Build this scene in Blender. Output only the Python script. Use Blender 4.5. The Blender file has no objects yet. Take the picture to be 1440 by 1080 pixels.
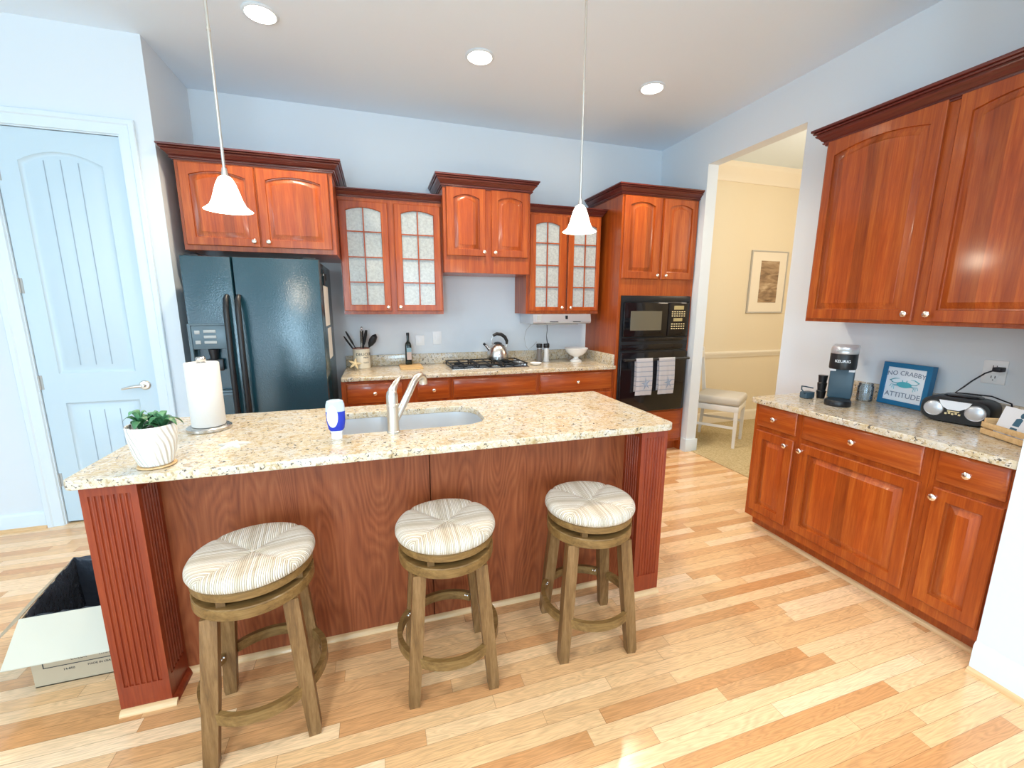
import bpy, bmesh, math, random
from mathutils import Vector, Matrix
random.seed(7)
PI = math.pi
SC = bpy.context.scene
C = SC.collection
R = math.radians

# ------------------------------------------------------------------ materials
def newmat(name):
    m = bpy.data.materials.new(name); m.use_nodes = True
    nt = m.node_tree; b = nt.nodes['Principled BSDF']
    return m, nt, b
def N(nt, t, **k):
    n = nt.nodes.new(t)
    for a, v in k.items(): setattr(n, a, v)
    return n
def L(nt, a, b): nt.links.new(a, b)
def setin(n, **k):
    for a, v in k.items(): n.inputs[a.replace('_', ' ')].default_value = v
def mat(name, col, rough=.5, metal=0, spec=.5, coat=0, emis=None, es=0, bump=0, bscale=200, trans=0, ior=1.45, alpha=1, sheen=0):
    m, nt, b = newmat(name)
    b.inputs['Base Color'].default_value = (*col, 1)
    b.inputs['Roughness'].default_value = rough
    b.inputs['Metallic'].default_value = metal
    b.inputs['Specular IOR Level'].default_value = spec
    b.inputs['Coat Weight'].default_value = coat
    b.inputs['Coat Roughness'].default_value = .08
    b.inputs['Transmission Weight'].default_value = trans
    b.inputs['IOR'].default_value = ior
    b.inputs['Alpha'].default_value = alpha
    if emis:
        b.inputs['Emission Color'].default_value = (*emis, 1); b.inputs['Emission Strength'].default_value = es
    if bump:
        tc = N(nt, 'ShaderNodeTexCoord'); n = N(nt, 'ShaderNodeTexNoise'); setin(n, Scale=bscale, Detail=3)
        L(nt, tc.outputs['Object'], n.inputs['Vector'])
        bp = N(nt, 'ShaderNodeBump'); setin(bp, Strength=bump, Distance=.01)
        L(nt, n.outputs['Fac'], bp.inputs['Height']); L(nt, bp.outputs['Normal'], b.inputs['Normal'])
    return m
def ramp(nt, stops, interp='LINEAR'):
    r = N(nt, 'ShaderNodeValToRGB'); r.color_ramp.interpolation = interp
    e = r.color_ramp.elements
    e[0].position, e[0].color = stops[0][0], (*stops[0][1], 1)
    e[1].position, e[1].color = stops[1][0], (*stops[1][1], 1)
    for p, c in stops[2:]:
        x = e.new(p); x.color = (*c, 1)
    return r
def math_(nt, op, a, b=None, c=None):
    n = N(nt, 'ShaderNodeMath', operation=op)
    for i, v in enumerate((a, b, c)):
        if v is None: continue
        if isinstance(v, (int, float)): n.inputs[i].default_value = v
        else: L(nt, v, n.inputs[i])
    return n.outputs[0]
def mixc(nt, fac, a, b, mode='MIX'):
    n = N(nt, 'ShaderNodeMix', data_type='RGBA', blend_type=mode)
    for s, v in ((n.inputs['Factor'], fac), (n.inputs['A'], a), (n.inputs['B'], b)):
        if isinstance(v, (int, float)): s.default_value = v
        elif isinstance(v, tuple): s.default_value = (*v, 1)
        else: L(nt, v, s)
    return n.outputs['Result']

def wood(name, axis, dark, mid, light, rough=.42, scale=1.0, staves=0.0, coat=.5, cath=0):
    """stained wood, grain along axis (0 x, 1 y, 2 z)"""
    m, nt, b = newmat(name)
    tc = N(nt, 'ShaderNodeTexCoord'); mp = N(nt, 'ShaderNodeMapping')
    s = [16*scale]*3; s[axis] = 1.0*scale
    mp.inputs['Scale'].default_value = s
    L(nt, tc.outputs['Object'], mp.inputs['Vector'])
    n1 = N(nt, 'ShaderNodeTexNoise'); setin(n1, Scale=1.6, Detail=6, Roughness=.65, Distortion=.4)
    L(nt, mp.outputs[0], n1.inputs['Vector'])
    s2 = [160*scale]*3; s2[axis] = 7*scale
    mp2 = N(nt, 'ShaderNodeMapping'); mp2.inputs['Scale'].default_value = s2
    L(nt, tc.outputs['Object'], mp2.inputs['Vector'])
    n2 = N(nt, 'ShaderNodeTexNoise'); setin(n2, Scale=1.0, Detail=3, Roughness=.6)
    L(nt, mp2.outputs[0], n2.inputs['Vector'])
    f = math_(nt, 'ADD', math_(nt, 'MULTIPLY', n1.outputs['Fac'], .68), math_(nt, 'MULTIPLY', n2.outputs['Fac'], .32))
    if cath:
        mp3 = N(nt, 'ShaderNodeMapping'); s3 = [5.0]*3; s3[axis] = .8
        mp3.inputs['Scale'].default_value = s3; L(nt, tc.outputs['Object'], mp3.inputs['Vector'])
        n3 = N(nt, 'ShaderNodeTexNoise'); setin(n3, Scale=1.3, Detail=1.5, Roughness=.4)
        L(nt, mp3.outputs[0], n3.inputs['Vector'])
        w = math_(nt, 'ABSOLUTE', math_(nt, 'SUBTRACT', math_(nt, 'FRACT', math_(nt, 'MULTIPLY', n3.outputs['Fac'], 26)), .5))
        f = math_(nt, 'ADD', math_(nt, 'MULTIPLY', f, 1-cath), math_(nt, 'MULTIPLY', w, cath*1.6))
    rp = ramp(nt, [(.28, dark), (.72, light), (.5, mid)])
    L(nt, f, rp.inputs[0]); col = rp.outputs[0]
    if staves:
        sp = N(nt, 'ShaderNodeSeparateXYZ'); L(nt, tc.outputs['Object'], sp.inputs[0])
        u = math_(nt, 'ADD', sp.outputs[0 if axis != 0 else 2], math_(nt, 'MULTIPLY', n1.outputs['Fac'], .004))
        k = math_(nt, 'FLOOR', math_(nt, 'MULTIPLY', u, 1/.062))
        wn = N(nt, 'ShaderNodeTexWhiteNoise', noise_dimensions='1D'); L(nt, k, wn.inputs['W'])
        hs = N(nt, 'ShaderNodeHueSaturation')
        L(nt, col, hs.inputs['Color'])
        L(nt, math_(nt, 'MULTIPLY_ADD', wn.outputs['Value'], staves, 1-staves/2), hs.inputs['Value'])
        col = hs.outputs[0]
    L(nt, col, b.inputs['Base Color'])
    b.inputs['Roughness'].default_value = rough
    b.inputs['Coat Weight'].default_value = coat; b.inputs['Coat Roughness'].default_value = .14; b.inputs['Specular IOR Level'].default_value = .32
    bp = N(nt, 'ShaderNodeBump'); setin(bp, Strength=.06, Distance=.004)
    L(nt, n2.outputs['Fac'], bp.inputs['Height']); L(nt, bp.outputs['Normal'], b.inputs['Normal'])
    return m

CH = ((.20, .024, .003), (.35, .062, .006), (.50, .125, .016))
M = {}
M['cherry'] = wood('cherry_vertical', 2, *CH)
M['cherry_p'] = wood('cherry_panel', 2, *CH, staves=.42)
M['cherry_h'] = wood('cherry_horizontal', 0, *CH)
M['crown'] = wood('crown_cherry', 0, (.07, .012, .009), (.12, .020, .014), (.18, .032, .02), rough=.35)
M['post'] = wood('post_cherry', 2, (.14, .014, .005), (.25, .034, .009), (.34, .06, .014), rough=.4, coat=.3)
M['island_panel'] = wood('island_panel_cherry', 2, (.17, .036, .011), (.28, .070, .021), (.38, .115, .040), rough=.5, coat=.1, cath=.20)
M['stoolwood'] = wood('stool_wood', 2, (.07, .032, .009), (.19, .095, .032), (.32, .18, .074), rough=.42, scale=1.6, coat=.1)
M['stoolring'] = wood('stool_ring_wood', 0, (.08, .038, .009), (.21, .112, .034), (.33, .20, .072), rough=.4, scale=1.6, coat=.1)
M['pine'] = wood('pale_pine', 1, (.50, .30, .13), (.68, .45, .22), (.78, .56, .31), rough=.55, scale=2, coat=0)
M['board'] = wood('board_wood', 0, (.48, .28, .10), (.64, .42, .18), (.74, .53, .27), rough=.5, scale=2, coat=0)
M['qround'] = wood('quarter_round', 0, (.60, .36, .16), (.72, .47, .24), (.80, .57, .32), rough=.4, scale=2)
M['qround_y'] = wood('quarter_round_y', 1, (.60, .36, .16), (.72, .47, .24), (.80, .57, .32), rough=.4, scale=2)

M['wall'] = mat('white_wall_paint', (.71, .765, .81), .75, spec=.3, bump=.02, bscale=350)
M['ceil'] = mat('ceiling_paint', (.79, .90, 1.0), .85, spec=.2, bump=.02, bscale=300)  # white ceiling; the blue cast of daylight is tinted into its colour
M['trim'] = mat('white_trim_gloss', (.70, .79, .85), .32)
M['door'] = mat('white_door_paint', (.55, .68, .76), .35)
M['dining'] = mat('cream_dining_paint', (.80, .70, .52), .75, spec=.3)
M['dtrim'] = mat('cream_trim', (.86, .79, .66), .45)
M['black'] = mat('black_plastic', (.012, .013, .015), .35)
M['blackgloss'] = mat('black_glass', (.006, .006, .008), .07, spec=.6)
M['rubber'] = mat('black_rubber', (.015, .015, .017), .6)
M['steel'] = mat('brushed_steel', (.62, .60, .57), .26, metal=1, bump=.01, bscale=80)
M['nickel'] = mat('satin_nickel', (.74, .70, .64), .3, metal=1)
M['knob'] = mat('satin_knob', (.86, .80, .72), .25, metal=1)
M['sink'] = mat('sink_steel', (.74, .77, .80), .36, metal=.85)
M['faucet'] = mat('faucet_nickel', (.70, .67, .62), .3, metal=1)
M['white'] = mat('white_ceramic', (.88, .87, .84), .22)
M['plastic_w'] = mat('white_plastic', (.85, .87, .88), .35)
M['paper'] = mat('white_paper', (.74, .73, .70), .9, bump=.12, bscale=90)
M['card'] = mat('card_white', (.80, .84, .90), .6)
M['grey'] = mat('grey_plastic', (.42, .43, .42), .4)
M['silver'] = mat('silver_plastic', (.62, .63, .66), .28, metal=.6)
M['cord'] = mat('black_cord', (.01, .011, .02), .5)
M['leaf'] = mat('succulent_leaf', (.045, .15, .06), .4, bump=.05, bscale=60)
M['leaf2'] = mat('succulent_leaf_light', (.11, .27, .13), .4)
M['soil'] = mat('dark_soil', (.05, .032, .02), .9, bump=.4, bscale=120)
M['star'] = mat('starfish_white', (.66, .64, .58), .8, bump=.4, bscale=220)
M['star2'] = mat('starfish_cream', (.80, .64, .38), .8, bump=.4, bscale=220)
M['blue'] = mat('blue_frame_paint', (.02, .16, .33), .4)
M['teal'] = mat('teal_print', (.10, .47, .55), .7)
M['ink'] = mat('slate_print', (.20, .24, .32), .7)
M['inkdark'] = mat('dark_print', (.05, .045, .045), .7)
M['bone'] = mat('logo_white', (.85, .87, .9), .5)
M['fig'] = mat('figure_blue', (.05, .14, .22), .7)
M['cardboard'] = mat('brown_cardboard', (.47, .37, .25), .85)
M['cardpale'] = mat('pale_cardboard', (.56, .53, .43), .8)
M['bag'] = mat('black_bin_bag', (.035, .042, .055), .24, bump=1.0, bscale=22)
M['towelstar'] = mat('towel_star_print', (.30, .36, .46), .9)
M['chrome_b'] = mat('bolt_steel', (.8, .78, .74), .2, metal=1)
M['bluebottle'] = mat('blue_soap_bottle', (.012, .035, .42), .2)
M['clearcap'] = mat('milky_cap', (.62, .74, .85), .25, alpha=.75)
M['bottle'] = mat('dark_green_glass', (.008, .012, .006), .08)
M['cushion'] = mat('grey_seat_fabric', (.58, .55, .50), .9, bump=.15, bscale=250)
M['chairw'] = mat('white_chair_paint', (.80, .80, .80), .4)
M['matboard'] = mat('mat_board', (.84, .76, .62), .8)
M['frame_s'] = mat('silver_frame', (.55, .53, .50), .35, metal=.3)
M['coffee_b'] = mat('slate_plastic', (.045, .085, .115), .38)
M['lcd'] = mat('display_gold', (.42, .34, .16), .3)
M['mwwin'] = mat('oven_window_mesh', (.13, .115, .08), .12)
M['inner'] = mat('cabinet_interior', (.66, .66, .62), .6)
M['gold'] = mat('gold_label', (.75, .62, .35), .4)
M['label'] = mat('bottle_label', (.55, .45, .42), .6)
M['labelb'] = mat('bottle_label_blue', (.25, .42, .50), .6)
M['pepper'] = mat('peppercorn_fill', (.20, .17, .15), .3)
M['salt'] = mat('salt_fill', (.85, .83, .80), .4)
M['crock'] = mat('cream_stoneware', (.80, .72, .56), .3)
M['crockrim'] = mat('crock_inner', (.30, .12, .09), .5)
M['lamp'] = mat('lamp_glow', (1, .95, .85), .5, emis=(1, .90, .70), es=3.2)
M['canlamp'] = mat('can_light_glow', (1, .9, .8), .5, emis=(1, .86, .68), es=30)

def fabric_towel():
    m, nt, b = newmat('striped_towel'); tc = N(nt, 'ShaderNodeTexCoord'); sp = N(nt, 'ShaderNodeSeparateXYZ')
    L(nt, tc.outputs['Object'], sp.inputs[0])
    f = math_(nt, 'FRACT', math_(nt, 'MULTIPLY', sp.outputs[2], 22))
    g = math_(nt, 'LESS_THAN', f, .16)
    L(nt, mixc(nt, g, (.84, .82, .84), (.50, .54, .64)), b.inputs['Base Color']); b.inputs['Roughness'].default_value = .9
    return m
M['towel'] = fabric_towel()

def glass(name, tint=(.9, .95, .95), white=.0, rough=.02):
    m = bpy.data.materials.new(name); m.use_nodes = True; nt = m.node_tree; nt.nodes.clear()
    out = N(nt, 'ShaderNodeOutputMaterial'); tr = N(nt, 'ShaderNodeBsdfTransparent'); gl = N(nt, 'ShaderNodeBsdfGlossy')
    df = N(nt, 'ShaderNodeBsdfDiffuse'); df.inputs[0].default_value = (*[min(1, t*.92) for t in tint], 1)
    tr.inputs[0].default_value = (*tint, 1); gl.inputs['Roughness'].default_value = rough
    a = N(nt, 'ShaderNodeMixShader'); a.inputs[0].default_value = white
    if white:
        tc = N(nt, 'ShaderNodeTexCoord'); n = N(nt, 'ShaderNodeTexNoise'); setin(n, Scale=55, Detail=3, Roughness=.7)
        L(nt, tc.outputs['Object'], n.inputs['Vector'])
        r = N(nt, 'ShaderNodeMapRange'); setin(r, From_Min=.3, From_Max=.7, To_Min=white-.09, To_Max=white+.09)
        L(nt, n.outputs['Fac'], r.inputs['Value']); L(nt, r.outputs[0], a.inputs[0])
    L(nt, tr.outputs[0], a.inputs[1]); L(nt, df.outputs[0], a.inputs[2])
    f = N(nt, 'ShaderNodeFresnel'); f.inputs[0].default_value = 1.45
    x = N(nt, 'ShaderNodeMixShader'); L(nt, math_(nt, 'MINIMUM', math_(nt, 'ADD', f.outputs[0], .02), 1.0), x.inputs[0])
    L(nt, a.outputs[0], x.inputs[1]); L(nt, gl.outputs[0], x.inputs[2]); L(nt, x.outputs[0], out.inputs[0])
    return m
M['pane'] = glass('seeded_cabinet_glass', (.88, .92, .90), .48, .12)
M['glass'] = glass('clear_glass', (.93, .96, .96), .06, .03)
M['jar'] = glass('jar_glass', (.84, .90, .94), .10, .04)

def granite():
    m, nt, b = newmat('speckled_granite'); tc = N(nt, 'ShaderNodeTexCoord')
    def noise(s, d=3, r=.6, dist=0):
        n = N(nt, 'ShaderNodeTexNoise'); setin(n, Scale=s, Detail=d, Roughness=r, Distortion=dist)
        L(nt, tc.outputs['Object'], n.inputs['Vector']); return n.outputs['Fac']
    base = ramp(nt, [(.36, (.58, .54, .46)), (.66, (.54, .41, .22)), (.50, (.61, .51, .35))]); L(nt, noise(9, 4, .7, .6), base.inputs[0])
    mid = ramp(nt, [(.47, (0, 0, 0)), (.60, (1, 1, 1))]); L(nt, noise(55, 3, .65, .8), mid.inputs[0])
    c = mixc(nt, math_(nt, 'MULTIPLY', mid.outputs[0], .55), base.outputs[0], (.72, .68, .62))
    tan = ramp(nt, [(.54, (0, 0, 0)), (.61, (1, 1, 1))]); L(nt, noise(38, 4, .7, 1.2), tan.inputs[0])
    c = mixc(nt, math_(nt, 'MULTIPLY', tan.outputs[0], .75), c, (.40, .27, .12))
    dk = ramp(nt, [(.605, (0, 0, 0)), (.640, (1, 1, 1))]); L(nt, noise(62, 3, .62, .9), dk.inputs[0])
    c = mixc(nt, math_(nt, 'MULTIPLY', dk.outputs[0], .9), c, (.055, .045, .04))
    L(nt, c, b.inputs['Base Color']); b.inputs['Roughness'].default_value = .14
    b.inputs['Specular IOR Level'].default_value = .6
    return m
M['granite'] = granite()

def oak_floor():
    m, nt, b = newmat('oak_strip_floor'); tc = N(nt, 'ShaderNodeTexCoord'); sp = N(nt, 'ShaderNodeSeparateXYZ')
    L(nt, tc.outputs['Object'], sp.inputs[0]); X, Y = sp.outputs[0], sp.outputs[1]
    W, LN = .0573, .78
    v = math_(nt, 'DIVIDE', Y, W); row = math_(nt, 'FLOOR', v)
    wr = N(nt, 'ShaderNodeTexWhiteNoise', noise_dimensions='1D'); L(nt, row, wr.inputs['W'])
    ln = math_(nt, 'MULTIPLY_ADD', wr.outputs['Value'], .5, .55)
    u = math_(nt, 'ADD', math_(nt, 'DIVIDE', X, ln), math_(nt, 'MULTIPLY', wr.outputs['Value'], 37.7))
    pid = math_(nt, 'FLOOR', u)
    cb = N(nt, 'ShaderNodeCombineXYZ'); L(nt, row, cb.inputs[0]); L(nt, pid, cb.inputs[1])
    wn = N(nt, 'ShaderNodeTexWhiteNoise', noise_dimensions='2D'); L(nt, cb.outputs[0], wn.inputs['Vector'])
    off = math_(nt, 'MULTIPLY', wn.outputs['Value'], 91)
    g = N(nt, 'ShaderNodeCombineXYZ')
    L(nt, math_(nt, 'ADD', math_(nt, 'MULTIPLY', X, 1.6), off), g.inputs[0]); L(nt, math_(nt, 'MULTIPLY', Y, 13), g.inputs[1]); L(nt, off, g.inputs[2])
    n1 = N(nt, 'ShaderNodeTexNoise'); setin(n1, Scale=1.6, Detail=2, Roughness=.5, Distortion=.3); L(nt, g.outputs[0], n1.inputs['Vector'])
    rings = math_(nt, 'ABSOLUTE', math_(nt, 'SUBTRACT', math_(nt, 'FRACT', math_(nt, 'MULTIPLY', n1.outputs['Fac'], 15)), .5))
    g2 = N(nt, 'ShaderNodeCombineXYZ')
    L(nt, math_(nt, 'ADD', math_(nt, 'MULTIPLY', X, 9), off), g2.inputs[0]); L(nt, math_(nt, 'MULTIPLY', Y, 230), g2.inputs[1])
    n2 = N(nt, 'ShaderNodeTexNoise'); setin(n2, Scale=1, Detail=3, Roughness=.6); L(nt, g2.outputs[0], n2.inputs['Vector'])
    tint = ramp(nt, [(0, (.64, .31, .12)), (1, (.94, .67, .41)), (.3, (.76, .45, .21)), (.65, (.86, .55, .28))]); L(nt, wn.outputs['Value'], tint.inputs[0])
    fr = math_(nt, 'MULTIPLY_ADD', rings, .55, math_(nt, 'MULTIPLY', n2.outputs['Fac'], .9))
    val = N(nt, 'ShaderNodeMapRange'); setin(val, From_Min=.3, From_Max=.85, To_Min=.74, To_Max=1.12); L(nt, fr, val.inputs['Value'])
    hs = N(nt, 'ShaderNodeHueSaturation'); L(nt, tint.outputs[0], hs.inputs['Color']); L(nt, val.outputs[0], hs.inputs['Value'])
    fv = math_(nt, 'FRACT', v); fu = math_(nt, 'FRACT', u)
    s1 = math_(nt, 'LESS_THAN', fv, .028); s2 = math_(nt, 'LESS_THAN', fu, .0022)
    seam = math_(nt, 'MAXIMUM', s1, s2)
    col = mixc(nt, math_(nt, 'MULTIPLY', seam, .62), hs.outputs[0], (.22, .10, .035))
    L(nt, col, b.inputs['Base Color'])
    b.inputs['Roughness'].default_value = .2; b.inputs['Coat Weight'].default_value = .35; b.inputs['Coat Roughness'].default_value = .12
    bp = N(nt, 'ShaderNodeBump'); setin(bp, Strength=.12, Distance=.002)
    L(nt, math_(nt, 'SUBTRACT', math_(nt, 'MULTIPLY', n2.outputs['Fac'], .15), seam), bp.inputs['Height']); L(nt, bp.outputs['Normal'], b.inputs['Normal'])
    return m
M['oak'] = oak_floor()

def carpet():
    m, nt, b = newmat('tan_carpet'); tc = N(nt, 'ShaderNodeTexCoord')
    n = N(nt, 'ShaderNodeTexNoise'); setin(n, Scale=70, Detail=4, Roughness=.7); L(nt, tc.outputs['Object'], n.inputs['Vector'])
    r = ramp(nt, [(.3, (.38, .28, .13)), (.7, (.66, .55, .33))]); L(nt, n.outputs['Fac'], r.inputs[0]); L(nt, r.outputs[0], b.inputs['Base Color'])
    b.inputs['Roughness'].default_value = 1
    bp = N(nt, 'ShaderNodeBump'); setin(bp, Strength=.6, Distance=.01); L(nt, n.outputs['Fac'], bp.inputs['Height']); L(nt, bp.outputs['Normal'], b.inputs['Normal'])
    return m
M['carpet'] = carpet()

def rush():
    m, nt, b = newmat('woven_rush'); tc = N(nt, 'ShaderNodeTexCoord'); sp = N(nt, 'ShaderNodeSeparateXYZ')
    L(nt, tc.outputs['Object'], sp.inputs[0]); X, Y, Z = sp.outputs
    ax = math_(nt, 'ABSOLUTE', X); ay = math_(nt, 'ABSOLUTE', Y)
    front = math_(nt, 'GREATER_THAN', ay, ax)
    n = N(nt, 'ShaderNodeTexNoise'); setin(n, Scale=14, Detail=2); L(nt, tc.outputs['Object'], n.inputs['Vector'])
    wob = math_(nt, 'MULTIPLY', n.outputs['Fac'], .006)
    t = N(nt, 'ShaderNodeMix', data_type='FLOAT'); L(nt, front, t.inputs[0]); L(nt, Y, t.inputs[2]); L(nt, X, t.inputs[3])
    s = math_(nt, 'ADD', t.outputs[0], wob)
    w = math_(nt, 'ABSOLUTE', math_(nt, 'SINE', math_(nt, 'MULTIPLY', s, PI/.0062)))
    k = math_(nt, 'FLOOR', math_(nt, 'MULTIPLY', s, 1/.0062))
    wn = N(nt, 'ShaderNodeTexWhiteNoise', noise_dimensions='1D'); L(nt, k, wn.inputs['W'])
    tone = ramp(nt, [(0, (.50, .40, .26)), (1, (.80, .74, .64)), (.5, (.68, .58, .44))]); L(nt, wn.outputs['Value'], tone.inputs[0])
    n2 = N(nt, 'ShaderNodeTexNoise'); setin(n2, Scale=9, Detail=2); L(nt, tc.outputs['Object'], n2.inputs['Vector'])
    c = mixc(nt, math_(nt, 'MULTIPLY', n2.outputs['Fac'], .35), tone.outputs[0], (.84, .82, .80))
    dk = math_(nt, 'MULTIPLY', math_(nt, 'LESS_THAN', w, .34), .85)
    c = mixc(nt, dk, c, (.27, .19, .10))
    L(nt, c, b.inputs['Base Color']); b.inputs['Roughness'].default_value = .6
    bp = N(nt, 'ShaderNodeBump'); setin(bp, Strength=.55, Distance=.004); L(nt, w, bp.inputs['Height']); L(nt, bp.outputs['Normal'], b.inputs['Normal'])
    return m
M['rush'] = rush()

def fridge_mat():
    m, nt, b = newmat('textured_black_enamel'); b.inputs['Base Color'].default_value = (.012, .050, .070, 1)  # black enamel; teal of bluish reflections is put into the base colour
    b.inputs['Roughness'].default_value = .17; b.inputs['Specular IOR Level'].default_value = .8
    tc = N(nt, 'ShaderNodeTexCoord'); n = N(nt, 'ShaderNodeTexNoise'); setin(n, Scale=150, Detail=2, Roughness=.5)
    L(nt, tc.outputs['Object'], n.inputs['Vector'])
    bp = N(nt, 'ShaderNodeBump'); setin(bp, Strength=.22, Distance=.004); L(nt, n.outputs['Fac'], bp.inputs['Height']); L(nt, bp.outputs['Normal'], b.inputs['Normal'])
    return m
M['fridge'] = fridge_mat()

def pot_mat():
    m, nt, b = newmat('wavy_white_pot'); b.inputs['Base Color'].default_value = (.86, .84, .78, 1); b.inputs['Roughness'].default_value = .35
    tc = N(nt, 'ShaderNodeTexCoord'); sp = N(nt, 'ShaderNodeSeparateXYZ'); L(nt, tc.outputs['Object'], sp.inputs[0])
    an = math_(nt, 'ARCTAN2', sp.outputs[1], sp.outputs[0])
    s = math_(nt, 'SINE', math_(nt, 'MULTIPLY', sp.outputs[2], 55))
    t = math_(nt, 'ADD', math_(nt, 'MULTIPLY', an, 24), math_(nt, 'MULTIPLY_ADD', sp.outputs[2], 110, math_(nt, 'MULTIPLY', s, .9)))
    w = math_(nt, 'SINE', t)
    bp = N(nt, 'ShaderNodeBump'); setin(bp, Strength=.7, Distance=.004); L(nt, w, bp.inputs['Height']); L(nt, bp.outputs['Normal'], b.inputs['Normal'])
    return m
M['pot'] = pot_mat()

def art_mat():
    m, nt, b = newmat('sepia_beach_print'); tc = N(nt, 'ShaderNodeTexCoord'); mp = N(nt, 'ShaderNodeMapping'); mp.inputs['Scale'].default_value = (2.2, 1, 9)
    L(nt, tc.outputs['Object'], mp.inputs['Vector'])
    n = N(nt, 'ShaderNodeTexNoise'); setin(n, Scale=1.6, Detail=4, Distortion=1.2); L(nt, mp.outputs[0], n.inputs['Vector'])
    r = ramp(nt, [(.3, (.16, .10, .06)), (.72, (.62, .48, .32)), (.5, (.36, .24, .14))]); L(nt, n.outputs['Fac'], r.inputs[0])
    L(nt, r.outputs[0], b.inputs['Base Color']); b.inputs['Roughness'].default_value = .4
    return m
M['art'] = art_mat()

# ------------------------------------------------------------------ geometry helpers
class B:
    def __init__(s): s.m = bmesh.new()
    def face(s, vs):
        try: return s.m.faces.new(vs)
        except ValueError: return None
    def box(s, x0, x1, y0, y1, z0, z1, bev=0, seg=2, mtx=None):
        x0, x1 = min(x0, x1), max(x0, x1); y0, y1 = min(y0, y1), max(y0, y1); z0, z1 = min(z0, z1), max(z0, z1)
        r = bmesh.ops.create_cube(s.m, size=1); vs = r['verts']
        for v in vs: v.co = Vector(((x0+x1)/2+v.co.x*(x1-x0), (y0+y1)/2+v.co.y*(y1-y0), (z0+z1)/2+v.co.z*(z1-z0)))
        if mtx is not None:
            for v in vs: v.co = mtx @ v.co
        if bev:
            es = list({e for v in vs for e in v.link_edges})
            bmesh.ops.bevel(s.m, geom=es, offset=bev, segments=seg, affect='EDGES', profile=.5, clamp_overlap=True)
        return s
    def loops(s, ls, cap0=True, cap1=True, closed=True):
        rows = [[s.m.verts.new(p) for p in l] for l in ls]
        n = len(rows[0])
        for a, b in zip(rows, rows[1:]):
            for i in range(n if closed else n-1):
                j = (i+1) % n
                s.face((a[i], a[j], b[j], b[i]))
        if cap0: s.face(rows[0][::-1])
        if cap1: s.face(rows[-1])
        return s
    def lathe(s, prof, c=(0, 0, 0), seg=32, cap0=True, cap1=True, ax='z'):
        ls = []
        for r, z in prof:
            l = []
            for i in range(seg):
                a = 2*PI*i/seg; u, v = max(r, 1e-5)*math.cos(a), max(r, 1e-5)*math.sin(a)
                p = {'z': (u, v, z), 'y': (u, -z, v), 'x': (z, u, v)}[ax]
                l.append((c[0]+p[0], c[1]+p[1], c[2]+p[2]))
            ls.append(l)
        return s.loops(ls, cap0, cap1)
    def tube(s, pts, rad, seg=10, closed=False, flat=1.0):
        pts = [Vector(p) for p in pts]; n = len(pts)
        if isinstance(rad, (int, float)): rad = [rad]*n
        up = None; ls = []
        for i, p in enumerate(pts):
            if closed: t = pts[(i+1) % n]-pts[i-1]
            else: t = pts[min(i+1, n-1)]-pts[max(i-1, 0)]
            t.normalize()
            if up is None:
                up = Vector((0, 0, 1)) if abs(t.z) < .9 else Vector((0, 1, 0))
            x = t.cross(up).normalized(); up = x.cross(t).normalized()
            ls.append([p+rad[i]*(math.cos(2*PI*k/seg)*x+flat*math.sin(2*PI*k/seg)*up) for k in range(seg)])
        if closed: s.loops(ls+[ls[0]], False, False); bmesh.ops.remove_doubles(s.m, verts=s.m.verts, dist=1e-6)
        else: s.loops(ls)
        return s
    def cyl(s, p0, p1, r0, r1=None, seg=20): return s.tube([p0, p1], [r0, r0 if r1 is None else r1], seg)
    def ball(s, c, r, sx=1, sy=1, sz=1, u=20, v=12):
        prof = []
        ls = []
        for i in range(v+1):
            a = -PI/2+PI*i/v
            ls.append([(c[0]+sx*max(1e-4, r*math.cos(a))*math.cos(2*PI*k/u), c[1]+sy*max(1e-4, r*math.cos(a))*math.sin(2*PI*k/u), c[2]+sz*r*math.sin(a)) for k in range(u)])
        return s.loops(ls)
    def prism(s, pts, y0, y1, ax='y'):
        f = {'y': lambda p, t: (p[0], t, p[1]), 'z': lambda p, t: (p[0], p[1], t), 'x': lambda p, t: (t, p[0], p[1])}[ax]
        return s.loops([[f(p, y0) for p in pts], [f(p, y1) for p in pts]])
    def xf(s, mtx):
        bmesh.ops.transform(s.m, matrix=mtx, verts=s.m.verts); return s

def ob(name, b, m, parent=None, loc=None, angle=35, label=None, flip=True):
    me = bpy.data.meshes.new(name)
    if flip: bmesh.ops.recalc_face_normals(b.m, faces=b.m.faces)
    b.m.to_mesh(me); b.m.free()
    for p in me.polygons: p.use_smooth = True
    me.set_sharp_from_angle(angle=R(angle))
    me.materials.append(M[m] if isinstance(m, str) else m)
    o = bpy.data.objects.new(name, me); C.objects.link(o)
    if parent: o.parent = parent
    if loc: o.location = loc
    if label: o['label'] = label
    return o
def tag(o, label, cat, group=None):
    o['label'] = label; o['category'] = cat
    if group: o['group'] = group
    return o
def thing(name, label, cat, loc, rz=0, group=None):
    o = bpy.data.objects.new(name, None); C.objects.link(o); o.empty_display_size = .05
    o.location = loc; o.rotation_euler = (0, 0, rz)
    return tag(o, label, cat, group)
def struct(name, b, m, parent=None):
    o = ob(name, b, m, parent)
    if not parent: o['kind'] = 'structure'
    return o
def copy_tree(o, parent=None):
    c = o.copy(); C.objects.link(c)
    if parent: c.parent = parent
    for ch in list(o.children): copy_tree(ch, c)
    return c
def outline(x0, x1, z0, z1, rise=0, n=12):
    """closed outline in x-z with an arched top"""
    pts = [(x0, z0), (x1, z0)]
    w = x1-x0
    for i in range(n+1):
        t = i/n; x = x1-w*t
        pts.append((x, z1+rise*(1-(2*t-1)**2)))
    return pts
def at(pts, y): return [(p[0], y, p[1]) for p in pts]
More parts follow.
